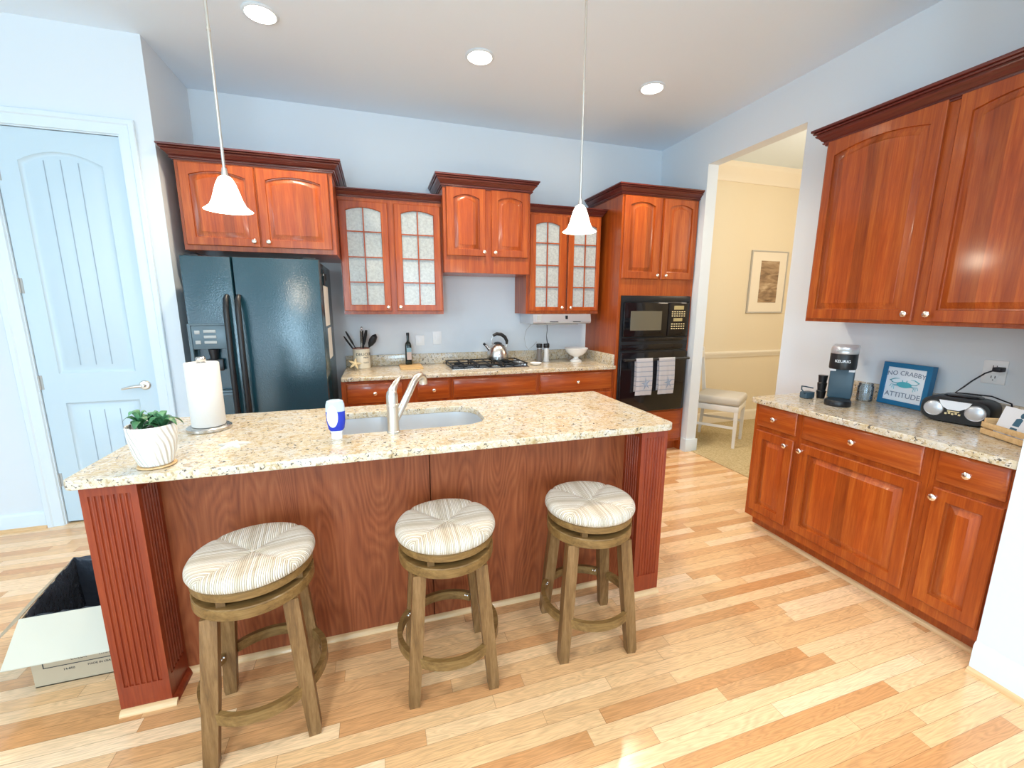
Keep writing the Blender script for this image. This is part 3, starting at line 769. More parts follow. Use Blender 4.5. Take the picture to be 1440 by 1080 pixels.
# ------------------------------------------------------------------ bar stools
def stool():
    t = thing('bar_stool', '', 'stool', (0, 0, 0), 0, None)
    # seat weave
    b = B(); seg = 96; ls = []; R0 = .190
    prof = [(.0, .6405), (.03, .642), (.07, .645), (.11, .648), (.145, .650), (.170, .6485), (.183, .643), (.190, .632), (.191, .622), (.187, .612), (.178, .606)]
    for r_, z in prof:
        l = []
        for i in range(seg):
            a = 2*PI*i/seg
            d = abs(((a-PI/4) % (PI/2)+PI/4) % (PI/2)-PI/4) if False else abs((a % (PI/2))-PI/4)
            dip = .006*math.exp(-(d*max(r_, .02)/.010)**2) if z > .635 else 0
            l.append((max(r_, 1e-4)*math.cos(a), max(r_, 1e-4)*math.sin(a), z-dip))
        ls.append(l)
    b.loops(ls[::-1], True, True)
    ob('seat', b, 'rush', t, angle=60)
    def ring(ro, ri, z0, z1): return B().lathe([(ri, z0), (ro-.003, z0), (ro, z0+.003), (ro, z1-.003), (ro-.003, z1), (ri, z1), (ri, z0)], (0, 0, 0), 64, False, False)
    ob('seat_ring', ring(.181, .13, .577, .6055), 'stoolring', t)
    ob('swivel_plate', B().lathe([(0, .553), (.10, .553), (.10, .5765), (0, .5765)], (0, 0, 0), 40), 'black', t)
    for k in range(4):
        a = PI/4+k*PI/2+.3; x, y = .155*math.cos(a), .155*math.sin(a)
        ob('glide_pad', B().box(x-.012, x+.012, y-.012, y+.012, .5525, .5765), 'stoolwood', t)
    ob('base_ring', ring(.181, .12, .513, .5525), 'stoolring', t)
    for sx in (-1, 1):
        for sy in (-1, 1):
            def sq(cx, cy, h, z): return [(cx+h*a, cy+h*c, z) for a, c in ((-1, -1), (1, -1), (1, 1), (-1, 1))]
            tx, ty, bx, by = .112*sx, .112*sy, .150*sx, .150*sy
            ls = [sq(bx-.001*sx, by-.001*sy, .0185, 0), sq(bx, by, .0205, .02), sq((tx+bx)/2, (ty+by)/2, .0235, .26), sq(tx, ty, .023, .5125)]
            ob('leg', B().loops(ls), 'stoolwood', t)
    # foot ring: four bent rails between neighbouring legs
    for k in range(4):
        b = B(); ls = []; a0 = -PI/4+k*PI/2+.13; a1 = a0+PI/2-.26
        for i in range(13):
            a = a0+(a1-a0)*i/12; ro, ri = .201, .183; z0, z1 = .158, .196
            ls.append([(ri*math.cos(a), ri*math.sin(a), z0), (ro*math.cos(a), ro*math.sin(a), z0), (ro*math.cos(a), ro*math.sin(a), z1), (ri*math.cos(a), ri*math.sin(a), z1)])
        rail = ob('foot_rail', b.loops(ls), 'stoolring', t)
        for a in (a0+.05, a0+.11): 
            ob('bolt', B().ball(((.1815)*math.cos(a), (.1815)*math.sin(a), .184), .0055, u=10, v=6), 'chrome_b', rail)
    return t
s0 = stool(); SG = 'round rush-seat bar stools at the island'
labs = ['rush-topped bar stool nearest the cardboard box, leftmost of the three', 'middle of the three rush-topped bar stools, directly behind the faucet line', 'rush-topped bar stool beside the right fluted island post, rightmost of the three']
labs[1] = 'middle one of the three round rush-topped bar stools at the island'
for i, (x, y, rz) in enumerate([(-.443, 1.505, .10), (.212, 1.513, -.03), (.832, 1.515, -.12)]):
    o = s0 if i == 0 else copy_tree(s0)
    o.location = (x, y, 0); o.rotation_euler = (0, 0, rz); tag(o, labs[i], 'stool', SG)

# ------------------------------------------------------------------ refrigerator
FY, FX0, FX1, FZ = 3.25, -1.172, -.364, 1.765
fr = thing('refrigerator', 'black side-by-side refrigerator with ice dispenser in the left corner', 'refrigerator', ((FX0+FX1)/2, FY+.35, 0)); o_ = fr.location
def fo(name, b, m, p=None): return ob(name, b.xf(Matrix.Translation((-o_[0], -o_[1], 0))), m, p or fr)
fo('body', B().box(FX0+.006, FX1-.006, FY+.075, FY+.79, .02, FZ-.008, bev=.006), 'fridge')
fo('hinge_cover', B().box(FX0+.02, FX0+.10, FY+.02, FY+.12, FZ-.0075, FZ+.010, bev=.004).box(FX1-.10, FX1-.02, FY+.02, FY+.12, FZ-.0075, FZ+.010, bev=.004), 'black')
SEAM = -.886
# freezer door with recessed dispenser
dx0, dx1, dz0, dz1 = -1.155, -.952, .87, 1.24
b = B()
yF = FY
def fdoor(x0, x1, hole=None):
    b = B(); e = .012
    out = [(x0, .06), (x1, .06), (x1, FZ), (x0, FZ)]
    def rect(x0, x1, z0, z1, y): return [(x0, y, z0), (x1, y, z0), (x1, y, z1), (x0, y, z1)]
    ls = [rect(x0, x1, .06, FZ, FY+.07), rect(x0, x1, .06, FZ, FY+e), rect(x0+.004, x1-.004, .064, FZ-.004, FY+.003), rect(x0+e, x1-e, .06+e, FZ-e, FY)]
    if hole: hx0, hx1, hz0, hz1 = hole; ls += [rect(hx0, hx1, hz0, hz1, FY), rect(hx0+.004, hx1-.004, hz0+.004, hz1-.004, FY+.05)]
    return b.loops(ls)
d1 = fo('freezer_door', fdoor(FX0, SEAM-.004, (dx0, dx1, dz0, dz1)), 'fridge')
d2 = fo('fridge_door', fdoor(SEAM+.004, FX1), 'fridge')
M['dispgrey'] = mat('dispenser_grey', (.10, .15, .18), .3)
b = B().loops([[(x, y, z) for x, z in ((-1.185+.01, dz0-.02), (-.935, dz0-.02), (-.935, 1.335), (-1.175, 1.335))] for y in (FY-.001, FY-.009)][:1] + [[(x, FY-.009, z) for x, z in ((-1.170, dz0-.016), (-.939, dz0-.016), (-.939, 1.331), (-1.170, 1.331))], [(x, FY-.009, z) for x, z in ((dx0, dz0), (dx1, dz0), (dx1, 1.325), (dx0, 1.325))], [(x, FY-.001, z) for x, z in ((dx0+.002, dz0+.002), (dx1-.002, dz0+.002), (dx1-.002, 1.323), (dx0+.002, 1.323))]], False, False)
fo('dispenser_bezel', b, 'dispgrey', d1)
fo('control_panel', B().box(dx0+.003, dx1-.003, FY-.012, FY+.006, 1.17, 1.322, bev=.004), 'dispgrey', d1)
for i in range(3):
    fo('button', B().box(-1.085, -1.015, FY-.0155, FY-.0115, 1.205+i*.036, 1.223+i*.036, bev=.002), 'grey', d1)
for z in (1.215, 1.28): fo('button', B().box(-1.135, -1.105, FY-.0155, FY-.0115, z-.012, z+.012, bev=.003), 'grey', d1)
fo('dispenser_paddle', B().box(-1.10, -1.00, FY+.012, FY+.03, 1.02, 1.10, bev=.008).cyl((-1.05, FY+.02, 1.10), (-1.05, FY+.02, 1.165), .022, .03), 'black', d1)
fo('drip_tray', B().box(dx0+.006, dx1-.006, FY-.006, FY+.045, dz0+.003, dz0+.016, bev=.004), 'dispgrey', d1)
def fhandle(x, sgn):
    pts = [(x, FY-.004, 1.515), (x, FY-.035, 1.49), (x, FY-.052, 1.42), (x, FY-.06, 1.1), (x, FY-.052, .72), (x, FY-.035, .65), (x, FY-.004, .625)]
    return B().tube(pts, [.015, .017, .018, .018, .018, .017, .015], 14)
fo('door_handle', fhandle(-.930, 1), 'black', d1); fo('door_handle', fhandle(-.862, 1), 'black', d2)
fo('base_grille', B().box(FX0+.01, FX1-.01, FY+.03, FY+.074, .003, .055, bev=.004), 'black')
sx = FX1-.006+.0003
def side(y0, y1, z0, z1, th=.0015): return B().box(sx, sx+th, y0, y1, z0, z1)
tag(ob('paper_note', B().box(0, .0012, 0, .30, 0, .30), 'paper', loc=(sx, 3.47, 1.30)), 'larger white paper hanging on the side of the refrigerator', 'paper note')
tag(ob('paper_note', B().box(0, .0012, 0, .25, 0, .24), 'paper', loc=(sx, 3.56, 1.04)), 'smaller white paper below the larger sheet on the refrigerator side', 'paper note')
for (y, z, a, c, l) in ((3.50, 1.635, .05, .07, 'black magnet clip on the refrigerator side, just above the papers'), (3.60, 1.665, .07, .05, 'dark magnet on the refrigerator side, behind the black clip'), (3.47, 1.700, .05, .03, 'small dark magnet nearest the top front of the refrigerator side')):
    tag(ob('magnet', B().box(0, .012, -a/2, a/2, -c/2, c/2, bev=.003), 'black', loc=(sx, y, z)), l, 'magnet')
tag(ob('photo_magnet', B().box(0, .003, 0, .05, 0, .045), 'card', loc=(sx, 3.52, 1.665+.0)), 'little white photo magnet between the dark magnets on the refrigerator', 'magnet')

# ------------------------------------------------------------------ microwave and wall oven
t = thing('microwave_oven', 'black built-in microwave above the wall oven', 'microwave', (2.515, 3.456, 1.04)); c0 = (2.515, 3.456, 1.04)
def mo(name, b, m, p=None): return ob(name, b.xf(Matrix.Translation((-c0[0], -c0[1], -c0[2]))), m, p or t)
mo('housing', B().box(2.146, 2.882, 3.446, 3.90, 1.041, 1.5515, bev=.003), 'black')
mo('trim_frame', B().box(2.134, 2.894, 3.438, 3.4455, 1.5, 1.551, bev=.002).box(2.134, 2.894, 3.438, 3.4455, 1.041, 1.165, bev=.002).box(2.134, 2.156, 3.438, 3.4455, 1.165, 1.5).box(2.872, 2.894, 3.438, 3.4455, 1.165, 1.5), 'black')
d = mo('door', B().box(2.158, 2.632, 3.418, 3.4455, 1.175, 1.49, bev=.006), 'blackgloss')
mo('door_window', B().box(2.228, 2.566, 3.4165, 3.4182, 1.233, 1.412, bev=.0006, seg=1), 'mwwin', d)
cp = mo('control_panel', B().box(2.640, 2.870, 3.420, 3.4455, 1.175, 1.49, bev=.004), 'blackgloss')
mo('display', B().box(2.70, 2.81, 3.4185, 3.4202, 1.425, 1.462), 'lcd', cp); mo('display', B().box(2.70, 2.80, 3.4185, 3.4202, 1.315, 1.345), 'lcd', cp)
for zs in ((1.405, 1.385, 1.365), (1.290, 1.268, 1.246)):
    b = B()
    for zz in zs:
        for k in range(6): b.box(2.678+k*.027, 2.694+k*.027, 3.4187, 3.4202, zz-.005, zz+.005)
    mo('keypad', b, 'gold', cp)
mo('vent_louvre', B().box(2.150, 2.880, 3.430, 3.4375, 1.13, 1.16, bev=.003).box(2.150, 2.880, 3.430, 3.4375, 1.05, 1.10, bev=.003), 'blackgloss')
t = thing('wall_oven', 'black wall oven with two towels on its handle, below the microwave', 'oven', (2.515, 3.456, .44)); c0 = (2.515, 3.456, .44)
mo('housing', B().box(2.146, 2.882, 3.446, 4.0, .4405, 1.0395, bev=.003), 'black')
mo('frame', B().box(2.134, 2.894, 3.436, 3.4455, .4405, 1.0385, bev=.003), 'black')
d = mo('door', B().box(2.142, 2.886, 3.412, 3.4355, .455, 1.028, bev=.006), 'blackgloss')
mo('handle', B().cyl((2.155, 3.372, .962), (2.875, 3.372, .962), .012, seg=16).cyl((2.175, 3.372, .962), (2.175, 3.412, .962), .010).cyl((2.855, 3.372, .962), (2.855, 3.412, .962), .010), 'black', d)
# towels over the handle
def towel(x, label):
    hw = .09; base_z = .62
    def prof(y, zb, zt): pass
    path = []
    zc, yc, rr_ = .962, 3.372, .0145
    path += [(yc-.0165, .625), (yc-.019, .70), (yc-.017, .80), (yc-.0155, .90), (yc-.0145, zc)]
    path += [(yc-rr_*math.cos(a), zc+rr_*math.sin(a)) for a in [PI*k/8 for k in range(1, 8)]]
    path += [(yc+.0145, zc), (yc+.0155, .90), (yc+.0165, .80), (yc+.0165, .66)]
    nx = 14; b = B(); rows = []
    for j, (y, z) in enumerate(path):
        rows.append([(-hw+2*hw*i/nx*(1.0)+(.004*math.sin(j)), y-yc+(.0025*math.sin(i*1.3+x*7) if z < .93 else 0)*(-1 if y < yc else .2), z-.62) for i in range(nx+1)])
    th = []
    b.loops(rows, False, False, closed=False)
    bmesh.ops.solidify(b.m, geom=list(b.m.faces), thickness=.0022)
    t = thing('dish_towel', label, 'towel', (x, yc, .62))
    ob('cloth', b, 'towel', t)
    # printed starfish
    pts = []
    for k in range(10):
        a = PI/2+k*PI/5+.2; r_ = .052 if k % 2 == 0 else .014
        pts.append((.02+r_*math.cos(a), .115+r_*math.sin(a)*1.3))
    ob('starfish_print', B().prism(pts, -.0245, -.0235, 'y'), 'towelstar', t)
    return t
towel(2.367, 'left white striped dish towel with starfish, hanging on the oven handle')
towel(2.617, 'right white striped dish towel with starfish, hanging on the oven handle')

# ------------------------------------------------------------------ lights
def canlight(x, y, label):
    t = thing('recessed_ceiling_light', label, 'ceiling light', (x, y, ZC))
    ob('trim_ring', B().lathe([(.078, -.001), (.092, -.001), (.094, -.004), (.088, -.009), (.078, -.011), (.074, -.003)], (0, 0, 0), 48, False, False), 'trim', t)
    ob('lamp', B().lathe([(0, -.012), (.05, -.011), (.0735, -.004), (.0735, -.001), (0, -.001)], (0, 0, 0), 40), 'canlamp', t)
    ld = bpy.data.lights.new('can', 'SPOT'); ld.energy = 100; ld.spot_size = R(125); ld.spot_blend = .7; ld.color = (1, .84, .64); ld.shadow_soft_size = .07
    lo = bpy.data.objects.new('can_lamp', ld); C.objects.link(lo); lo.location = (x, y, ZC-.03); return t
canlight(-.529, 2.966, 'round recessed ceiling light over the refrigerator side, leftmost of three')
canlight(.723, 2.995, 'round recessed ceiling light, middle of the three, above the cooktop')
canlight(2.026, 2.992, 'round recessed ceiling light nearest the dining room opening, rightmost of three')
def pendant(x, y, label):
    t = thing('pendant_lamp', label, 'pendant lamp', (x, y, 1.82))
    ob('canopy', B().lathe([(0, 1.226-.03), (.03, 1.226-.028), (.055, 1.226-.012), (.06, 1.2255), (0, 1.2255)], (0, 0, 0), 32), 'nickel', t)
    ob('rod', B().cyl((0, 0, .13), (0, 0, 1.205), .0055, seg=12).cyl((0, 0, .62), (0, 0, .63), .0075, seg=12).cyl((0, 0, .12), (0, 0, .155), .013, .008, seg=16), 'nickel', t)
    sh = [(.016, .125), (.024, .118), (.034, .098), (.043, .07), (.052, .04), (.062, .018), (.078, .004), (.084, 0), (.081, .001), (.060, .014), (.049, .038), (.040, .068), (.030, .096), (.018, .117)]
    ob('lamp_shade', B().lathe(sh, (0, 0, 0), 40, False, False), 'lamp', t)
    ob('bulb', B().ball((0, 0, .055), .024), 'canlamp', t)
    ld = bpy.data.lights.new('pend', 'POINT'); ld.energy = 7; ld.color = (1, .86, .66); ld.shadow_soft_size = .05
    lo = bpy.data.objects.new('pendant_bulb_light', ld); C.objects.link(lo); lo.location = (x, y, 1.79)
pendant(-.532, 2.0, 'bell glass pendant lamp hanging above the left end of the island')
pendant(.983, 2.0, 'bell glass pendant lamp hanging above the right end of the island')

# ------------------------------------------------------------------ island top items
IZ = .907
t = thing('potted_plant', 'green succulent in a white wavy ceramic pot on the island corner', 'plant', (-.757, 1.70, IZ))
ob('saucer', B().lathe([(0, .0), (.05, .0), (.056, .004), (.054, .007), (0, .006)], (0, 0, 0), 40), 'pine', t)
ob('pot', B().lathe([(0, .0075), (.042, .0075), (.048, .012), (.060, .05), (.068, .10), (.071, .145), (.069, .150), (.066, .148), (.062, .12), (0, .12)], (0, 0, 0), 56), 'pot', t)
ob('soil', B().lathe([(0, .128), (.03, .129), (.0625, .126), (.0625, .1215), (0, .1215)], (0, 0, 0), 32), 'soil', t)
b = B(); b2 = B(); rnd = random.Random(3)
def leafm(b, p, d, ln, w, up):
    d = Vector(d).normalized(); p = Vector(p); s = d.cross(Vector((0, 0, 1))).normalized(); n = s.cross(d)
    ls = []
    for i in range(7):
        t_ = i/6; ww = w*math.sin(PI*min(1, .12+t_*.88))**.8 + .0008; cpt = p+d*ln*t_+Vector((0, 0, up*t_*(1-t_)*ln*2-.3*ln*t_*t_*(up < 1)))
        ls.append([cpt+s*ww*math.cos(a)+n*ww*.28*math.sin(a) for a in [2*PI*k/8 for k in range(8)]])
    b.loops(ls)
for c in range(3):
    cx, cy = [(-.025, -.01), (.03, .005), (0, .028)][c]; hh = [.035, .022, .012][c]
    b2.tube([(cx, cy, .125), (cx, cy, .135+hh)], .004, 8)
    for k in range(10):
        a = k*2.4+c; el = .25+.10*k
        leafm(b if k < 6 else b2, (cx, cy, .13+hh*k/8), (math.cos(a)*math.cos(el), math.sin(a)*math.cos(el), math.sin(el)), rnd.uniform(.05, .075)*(1-.03*k), .012, .7)
ob('foliage', b, 'leaf', t, angle=80); ob('young_leaves', b2, 'leaf2', t, angle=80)

t = thing('paper_towel_roll', 'white paper towel roll on a steel holder, on the island', 'paper towel', (-.745, 2.155, IZ))
hb = ob('holder_base', B().lathe([(0, .0), (.082, .0), (.086, .004), (.086, .014), (.080, .019), (0, .020)], (0, 0, 0), 48), 'steel', t)
ob('holder_rod', B().cyl((0, 0, .02), (0, 0, .318), .008, seg=16).lathe([(0, .305), (.016, .306), (.019, .312), (.019, .322), (.015, .327), (0, .328)], (0, 0, 0), 24), 'steel', t)
ob('roll', B().lathe([(.019, .021), (.062, .021), (.0645, .025), (.0645, .298), (.062, .302), (.019, .302), (.019, .021)], (0, 0, 0), 56, False, False), 'paper', t)

def starfish(x, y, z, r0, rot, m, label, tilt=0, hz=.016):
    b = B(); ls = []
    n = 50
    for s_, zz in ((1, 0), (1.0, .25), (.82, .7), (.5, .95), (.12, 1.1)):
        l = []
        for i in range(n):
            a = 2*PI*i/n; k = abs(((a*5/(2*PI)) % 1)-.5)*2    # 1 at arm tip
            rr_ = r0*(.34+.66*k**1.7)*s_
            l.append((rr_*math.cos(a), rr_*math.sin(a), zz*hz*(1-.35*k*(s_ > .4))))
        ls.append(l)
    b.loops(ls)
    o = ob('starfish', b, m, loc=(x, y, z), angle=60); o.rotation_euler = (tilt, 0, rot)
    return tag(o, label, 'starfish')
starfish(-.572, 1.865, IZ, .062, .35, 'star', 'flat white starfish lying on the island beside the towel roll')

t = thing('dish_soap_bottle', 'upside-down blue dish soap bottle on the island beside the faucet', 'soap bottle', (-.186, 1.842, IZ)); t.scale = (1.05, 1, 1.13)
def oval(rx, ry, z, n=28, p=2.6): return [(rx*math.copysign(abs(math.cos(2*PI*k/n))**(2/p), math.cos(2*PI*k/n)), ry*math.copysign(abs(math.sin(2*PI*k/n))**(2/p), math.sin(2*PI*k/n)), z) for k in range(n)]
ob('cap', B().loops([oval(.019, .015, 0), oval(.021, .017, .004), oval(.020, .016, .022), oval(.025, .018, .032)]), 'plastic_w', t)
ob('bottle', B().loops([oval(.024, .018, .0322), oval(.030, .021, .040), oval(.035, .023, .07), oval(.036, .023, .105)]), 'bluebottle', t)
ob('clear_end', B().loops([oval(.036, .023, .1052), oval(.0345, .022, .130), oval(.030, .020, .143), oval(.02, .014, .147)]), 'clearcap', t, label='clear milky end of the bottle')
b = B(); lp = []
for k in range(24):
    a = 2*PI*k/24; lp.append((-.010+.020*math.cos(a), .088+.040*math.sin(a)*(1 if math.sin(a) < 0 else 1.05)))
ob('label', B().prism(lp, -.0242, -.0232, 'y').prism([(-.029, .078), (-.005, .078), (-.005, .083), (-.029, .083)], -.0248, -.0243, 'y'), 'bone', t)

# ------------------------------------------------------------------ back counter items
CZ = .9072
t = thing('utensil_crock', 'cream stoneware utensil crock with dark lettering on the back counter', 'crock', (-.150, 3.955, CZ)); CR = .072
ob('pot', B().lathe([(0, 0), (CR-.004, 0), (CR, .004), (CR, .170), (CR-.002, .176), (CR-.007, .178), (CR-.010, .172), (CR-.010, .02), (0, .02)], (0, 0, 0), 48), 'crock', t)
ob('rim_band', B().lathe([(CR-.0098, .165), (CR-.0098, .1785), (CR-.001, .1797), (CR+.0005, .176), (CR+.0006, .172)], (0, 0, 0), 48, False, False), 'crockrim', t, label='reddish brown rim of the crock')
def wraptext(s, size, z, a0):
    b = text_mesh(s, size, .0006)
    for v in b.m.verts:
        a = a0+v.co.x/CR; r_ = CR+.0008+v.co.z; zz = v.co.y+z
        v.co = Vector((r_*math.sin(a), -r_*math.cos(a), zz))
    return b
b = wraptext('DELICIOUS', .036, .125, .62)
for (s, z) in (('FRESH', .098), ('TASTY', .052)): 
    b2 = wraptext(s, .018, z, .58); me = bpy.data.meshes.new('x'); b2.m.to_mesh(me); b.m.from_mesh(me); b2.m.free(); bpy.data.meshes.remove(me)
ob('lettering', b, 'inkdark', t)
CX, CY = -.150, 3.955
def utensil(name, label, base, tip, build, cat='utensil'):
    """handle from base to tip; build(b) works in a frame with z along the handle"""
    p0, p1 = Vector(base), Vector(tip); d = (p1-p0); ln = d.length
    q_ = d.to_track_quat('Z', 'Y'); b = B(); build(b, ln); o = ob(name, b, 'rubber')
    o.location = p0; o.rotation_mode = 'QUATERNION'; o.rotation_quaternion = q_
    o.data.materials.clear(); return o
def spat(b, ln):
    b.cyl((0, 0, 0), (0, 0, ln-.09), .004, seg=8); b.loops([oval(.009, .005, ln-.13), oval(.019, .007, ln-.10), oval(.025, .007, ln-.04), oval(.018, .004, ln)])
def ladle(b, ln):
    b.cyl((0, 0, 0), (0, 0, ln-.10), .004, seg=8); b.loops([oval(.010, .006, ln-.13), oval(.036, .022, ln-.10), oval(.046, .03, ln-.06), oval(.036, .022, ln-.02), oval(.006, .004, ln)])
def tongs(b, ln):
    b.box(-.013, .013, -.010, -.006, 0, ln-.03).box(-.013, .013, .006, .010, 0, ln-.03).box(-.014, .014, -.010, .010, ln-.045, ln-.03, bev=.003)
    b.tube([(.011*math.cos(2*PI*k/16), 0, ln-.014+.013*math.sin(2*PI*k/16)) for k in range(16)], .0028, 8, closed=True)
for nm, lb, bs, tp, fn, mm in (
    ('spatula', 'black nylon utensil leaning far left in the crock, lower of two', (-.13, 3.97, CZ+.025), (-.283, 3.93, 1.190), spat, 'rubber'),
    ('serving_spoon', 'black nylon utensil leaning left in the crock, upper of two', (-.12, 3.94, CZ+.025), (-.268, 3.96, 1.232), spat, 'rubber'),
    ('tongs', 'steel tongs with ring end standing upright in the crock', (-.145, 3.955, CZ+.022), (-.136, 3.95, 1.270), tongs, 'steel'),
    ('slotted_spoon', 'black nylon spoon standing right of the tongs in the crock', (-.16, 3.93, CZ+.025), (-.098, 3.965, 1.240), spat, 'rubber'),
    ('turner', 'wide black turner leaning far right in the crock', (-.17, 3.975, CZ+.025), (-.020, 3.94, 1.205), ladle, 'rubber')):
    o = utensil(nm, lb, bs, tp, fn); o.data.materials.append(M[mm]); tag(o, lb, 'utensil', 'utensils in the crock')
starfish(-.205, 3.842, CZ+.052, .060, .3, 'star2', 'cream starfish leaning against the utensil crock', tilt=1.0)

t = thing('cutting_board', 'small pale wooden board with slots, under the dark oil bottle', 'board', (.268, 3.90, CZ))
bo = ob('board', slab(rrect(-.098, .098, -.17, .13, .02, 5), [rrect(-.075, -.045, -.12, -.10, .009, 3), rrect(.045, .075, -.12, -.10, .009, 3)], .014, .002).xf(Matrix.Translation((0, 0, .007))), 'board', t)
for x in (-.06, .06): ob('foot', B().box(x-.01, x+.01, -.14, .1, -.0001, .0002), 'board', t)
t = thing('oil_bottle', 'tall dark glass oil bottle with picture label on the wooden board', 'bottle', (.257, 3.975, CZ+.0145))
ob('bottle', B().loops([[(x, y, z) for x, y, _ in oval(rx, rx, 0, 28, 4.5)] for rx, z in ((.026, 0), (.029, .003), (.029, .175), (.024, .195), (.013, .210), (.0115, .225), (.0115, .262))]), 'bottle', t)
ob('cap', B().lathe([(0, .2622), (.0135, .2622), (.0135, .289), (.012, .291), (0, .291)], (0, 0, 0), 20), 'black', t)
lb_ = ob('label', B().box(-.016, .026, -.0302, -.0294, .045, .115), 'label', t)
ob('label_top', B().box(-.016, .026, -.0302, -.0294, .1152, .155), 'labelb', lb_)

# switch plates on back wall
for (x0, z0, x1, z1, lab) in ((.335, 1.085, .415, 1.180, 'white outlet plate on the back wall, just right of the oil bottle'), (.495, 1.09, .578, 1.215, 'white switch plate on the back wall, left of the cooktop')):
    t = thing('switch_plate', lab, 'wall plate', ((x0+x1)/2, YB-.0005, (z0+z1)/2)); w_, h_ = (x1-x0)/2, (z1-z0)/2
    ob('plate', B().box(-w_, w_, -.006, 0, -h_, h_, bev=.003), 'plastic_w', t); ob('rocker', B().box(-.016, .016, -.009, -.0062, -.03, .03, bev=.002), 'plastic_w', t)

# cooktop
t = thing('gas_cooktop', 'black gas cooktop with steel rim, set in the back counter', 'cooktop', (.945, 3.80, CZ))
kx, ky = .355, .222
ob('base_plate', B().box(-kx, kx, -ky, ky, 0, .008, bev=.003), 'steel', t)
ob('glass_top', B().box(-kx+.008, kx-.008, -ky+.010, ky-.008, .0082, .012, bev=.001), 'blackgloss', t)
for gx in (-.235, 0, .235):
    b = B(); w_ = .112
    for y in (-.19, 0, .19): b.box(gx-w_, gx+w_, y-.005, y+.005, .030, .040, bev=.002)
    for x in (-w_+.005, 0, w_-.005): b.box(gx+x-.005, gx+x+.005, -.19, .19, .030, .040, bev=.002)
    for x in (-w_+.006, w_-.006):
        for y in (-.18, .18): b.box(gx+x-.006, gx+x+.006, y-.006, y+.006, .0122, .032)
    ob('grate', b, 'rubber', t)
for (x, y) in ((-.235, -.09), (-.235, .10), (.235, -.09), (.235, .10)):
    ob('burner', B().lathe([(0, .0122), (.045, .0122), (.045, .018), (.03, .020), (.03, .027), (0, .028)], (x, y, 0), 28), 'black', t)
for k in range(5): ob('control_knob', B().lathe([(0, .0122), (.018, .0122), (.018, .016), (.014, .030), (0, .031)], (.33, -.17+k*.075, 0), 18), 'silver', t)
# kettle
t = thing('kettle', 'stainless steel tea kettle with black handle on the cooktop', 'kettle', (1.085, 3.885, CZ+.0405))
ob('body', B().lathe([(0, 0), (.090, 0), (.100, .006), (.104, .03), (.100, .065), (.086, .105), (.066, .135), (.046, .150), (.040, .153), (0, .154)], (0, 0, 0), 48), 'steel', t)
ob('lid', B().lathe([(0, .1545), (.042, .1545), (.040, .160), (.02, .168), (.008, .170), (0, .171)], (0, 0, 0), 32), 'black', t)
ob('spout', B().tube([(-.075, 0, .09), (-.098, 0, .118), (-.122, 0, .142)], [.018, .014, .011], 14), 'steel', t)
ob('spout_cap', B().tube([(-.1235, 0, .1435), (-.138, 0, .158)], [.0125, .011], 14), 'black', t)
hp = [(-.052, 0, .150), (-.060, 0, .19), (-.045, 0, .228), (-.01, 0, .246), (.035, 0, .240), (.072, 0, .214), (.092, 0, .176), (.090, 0, .145)]
ob('handle', B().tube(hp[2:], [.010, .012, .013, .013, .012, .008], 12, flat=1.3), 'black', t)
ob('handle_arm', B().tube(hp[:3], .004, 8).tube([(.084, 0, .108), (.091, 0, .150)], .004, 8), 'steel', t)

# spoon rest, mills, compote
tag(ob('spoon_rest', B().lathe([(0, .002), (.030, .0), (.050, .010), (.058, .022), (.055, .022), (.046, .013), (0, .006)], (0, 0, 0), 36), 'white', loc=(1.407, 3.70, CZ)), 'small white ceramic spoon rest beside the cooktop', 'spoon rest')
for (x, y, mm, lb) in ((1.530, 3.93, 'pepper', 'pepper grinder with black top and dark filling, left of the pair'), (1.600, 3.915, 'salt', 'salt grinder with black top and white filling, right of the pair')):
    t = thing('spice_grinder', lb, 'grinder', (x, y, CZ))
    ob('body', B().lathe([(0, 0), (.029, 0), (.030, .004), (.026, .03), (.0235, .08), (.025, .128), (0, .128)], (0, 0, 0), 28), mm, t)
    ob('collar', B().lathe([(0, .1282), (.0255, .1282), (.0255, .1375), (0, .1375)], (0, 0, 0), 28), 'silver', t)
    ob('grinder_top', B().lathe([(0, .1377), (.027, .1377), (.030, .145), (.030, .172), (.027, .177), (0, .178)], (0, 0, 0), 28), 'black', t)
tag(ob('compote_bowl', B().lathe([(0, 0), (.060, 0), (.062, .006), (.05, .016), (.026, .030), (.022, .042), (.030, .050), (.070, .068), (.100, .098), (.114, .128), (.119, .134), (.115, .137), (.108, .131), (.09, .098), (.06, .072), (0, .060)], (0, 0, 0), 56), 'white', loc=(1.890, 3.835, CZ)), 'white footed compote bowl at the end of the back counter', 'bowl')
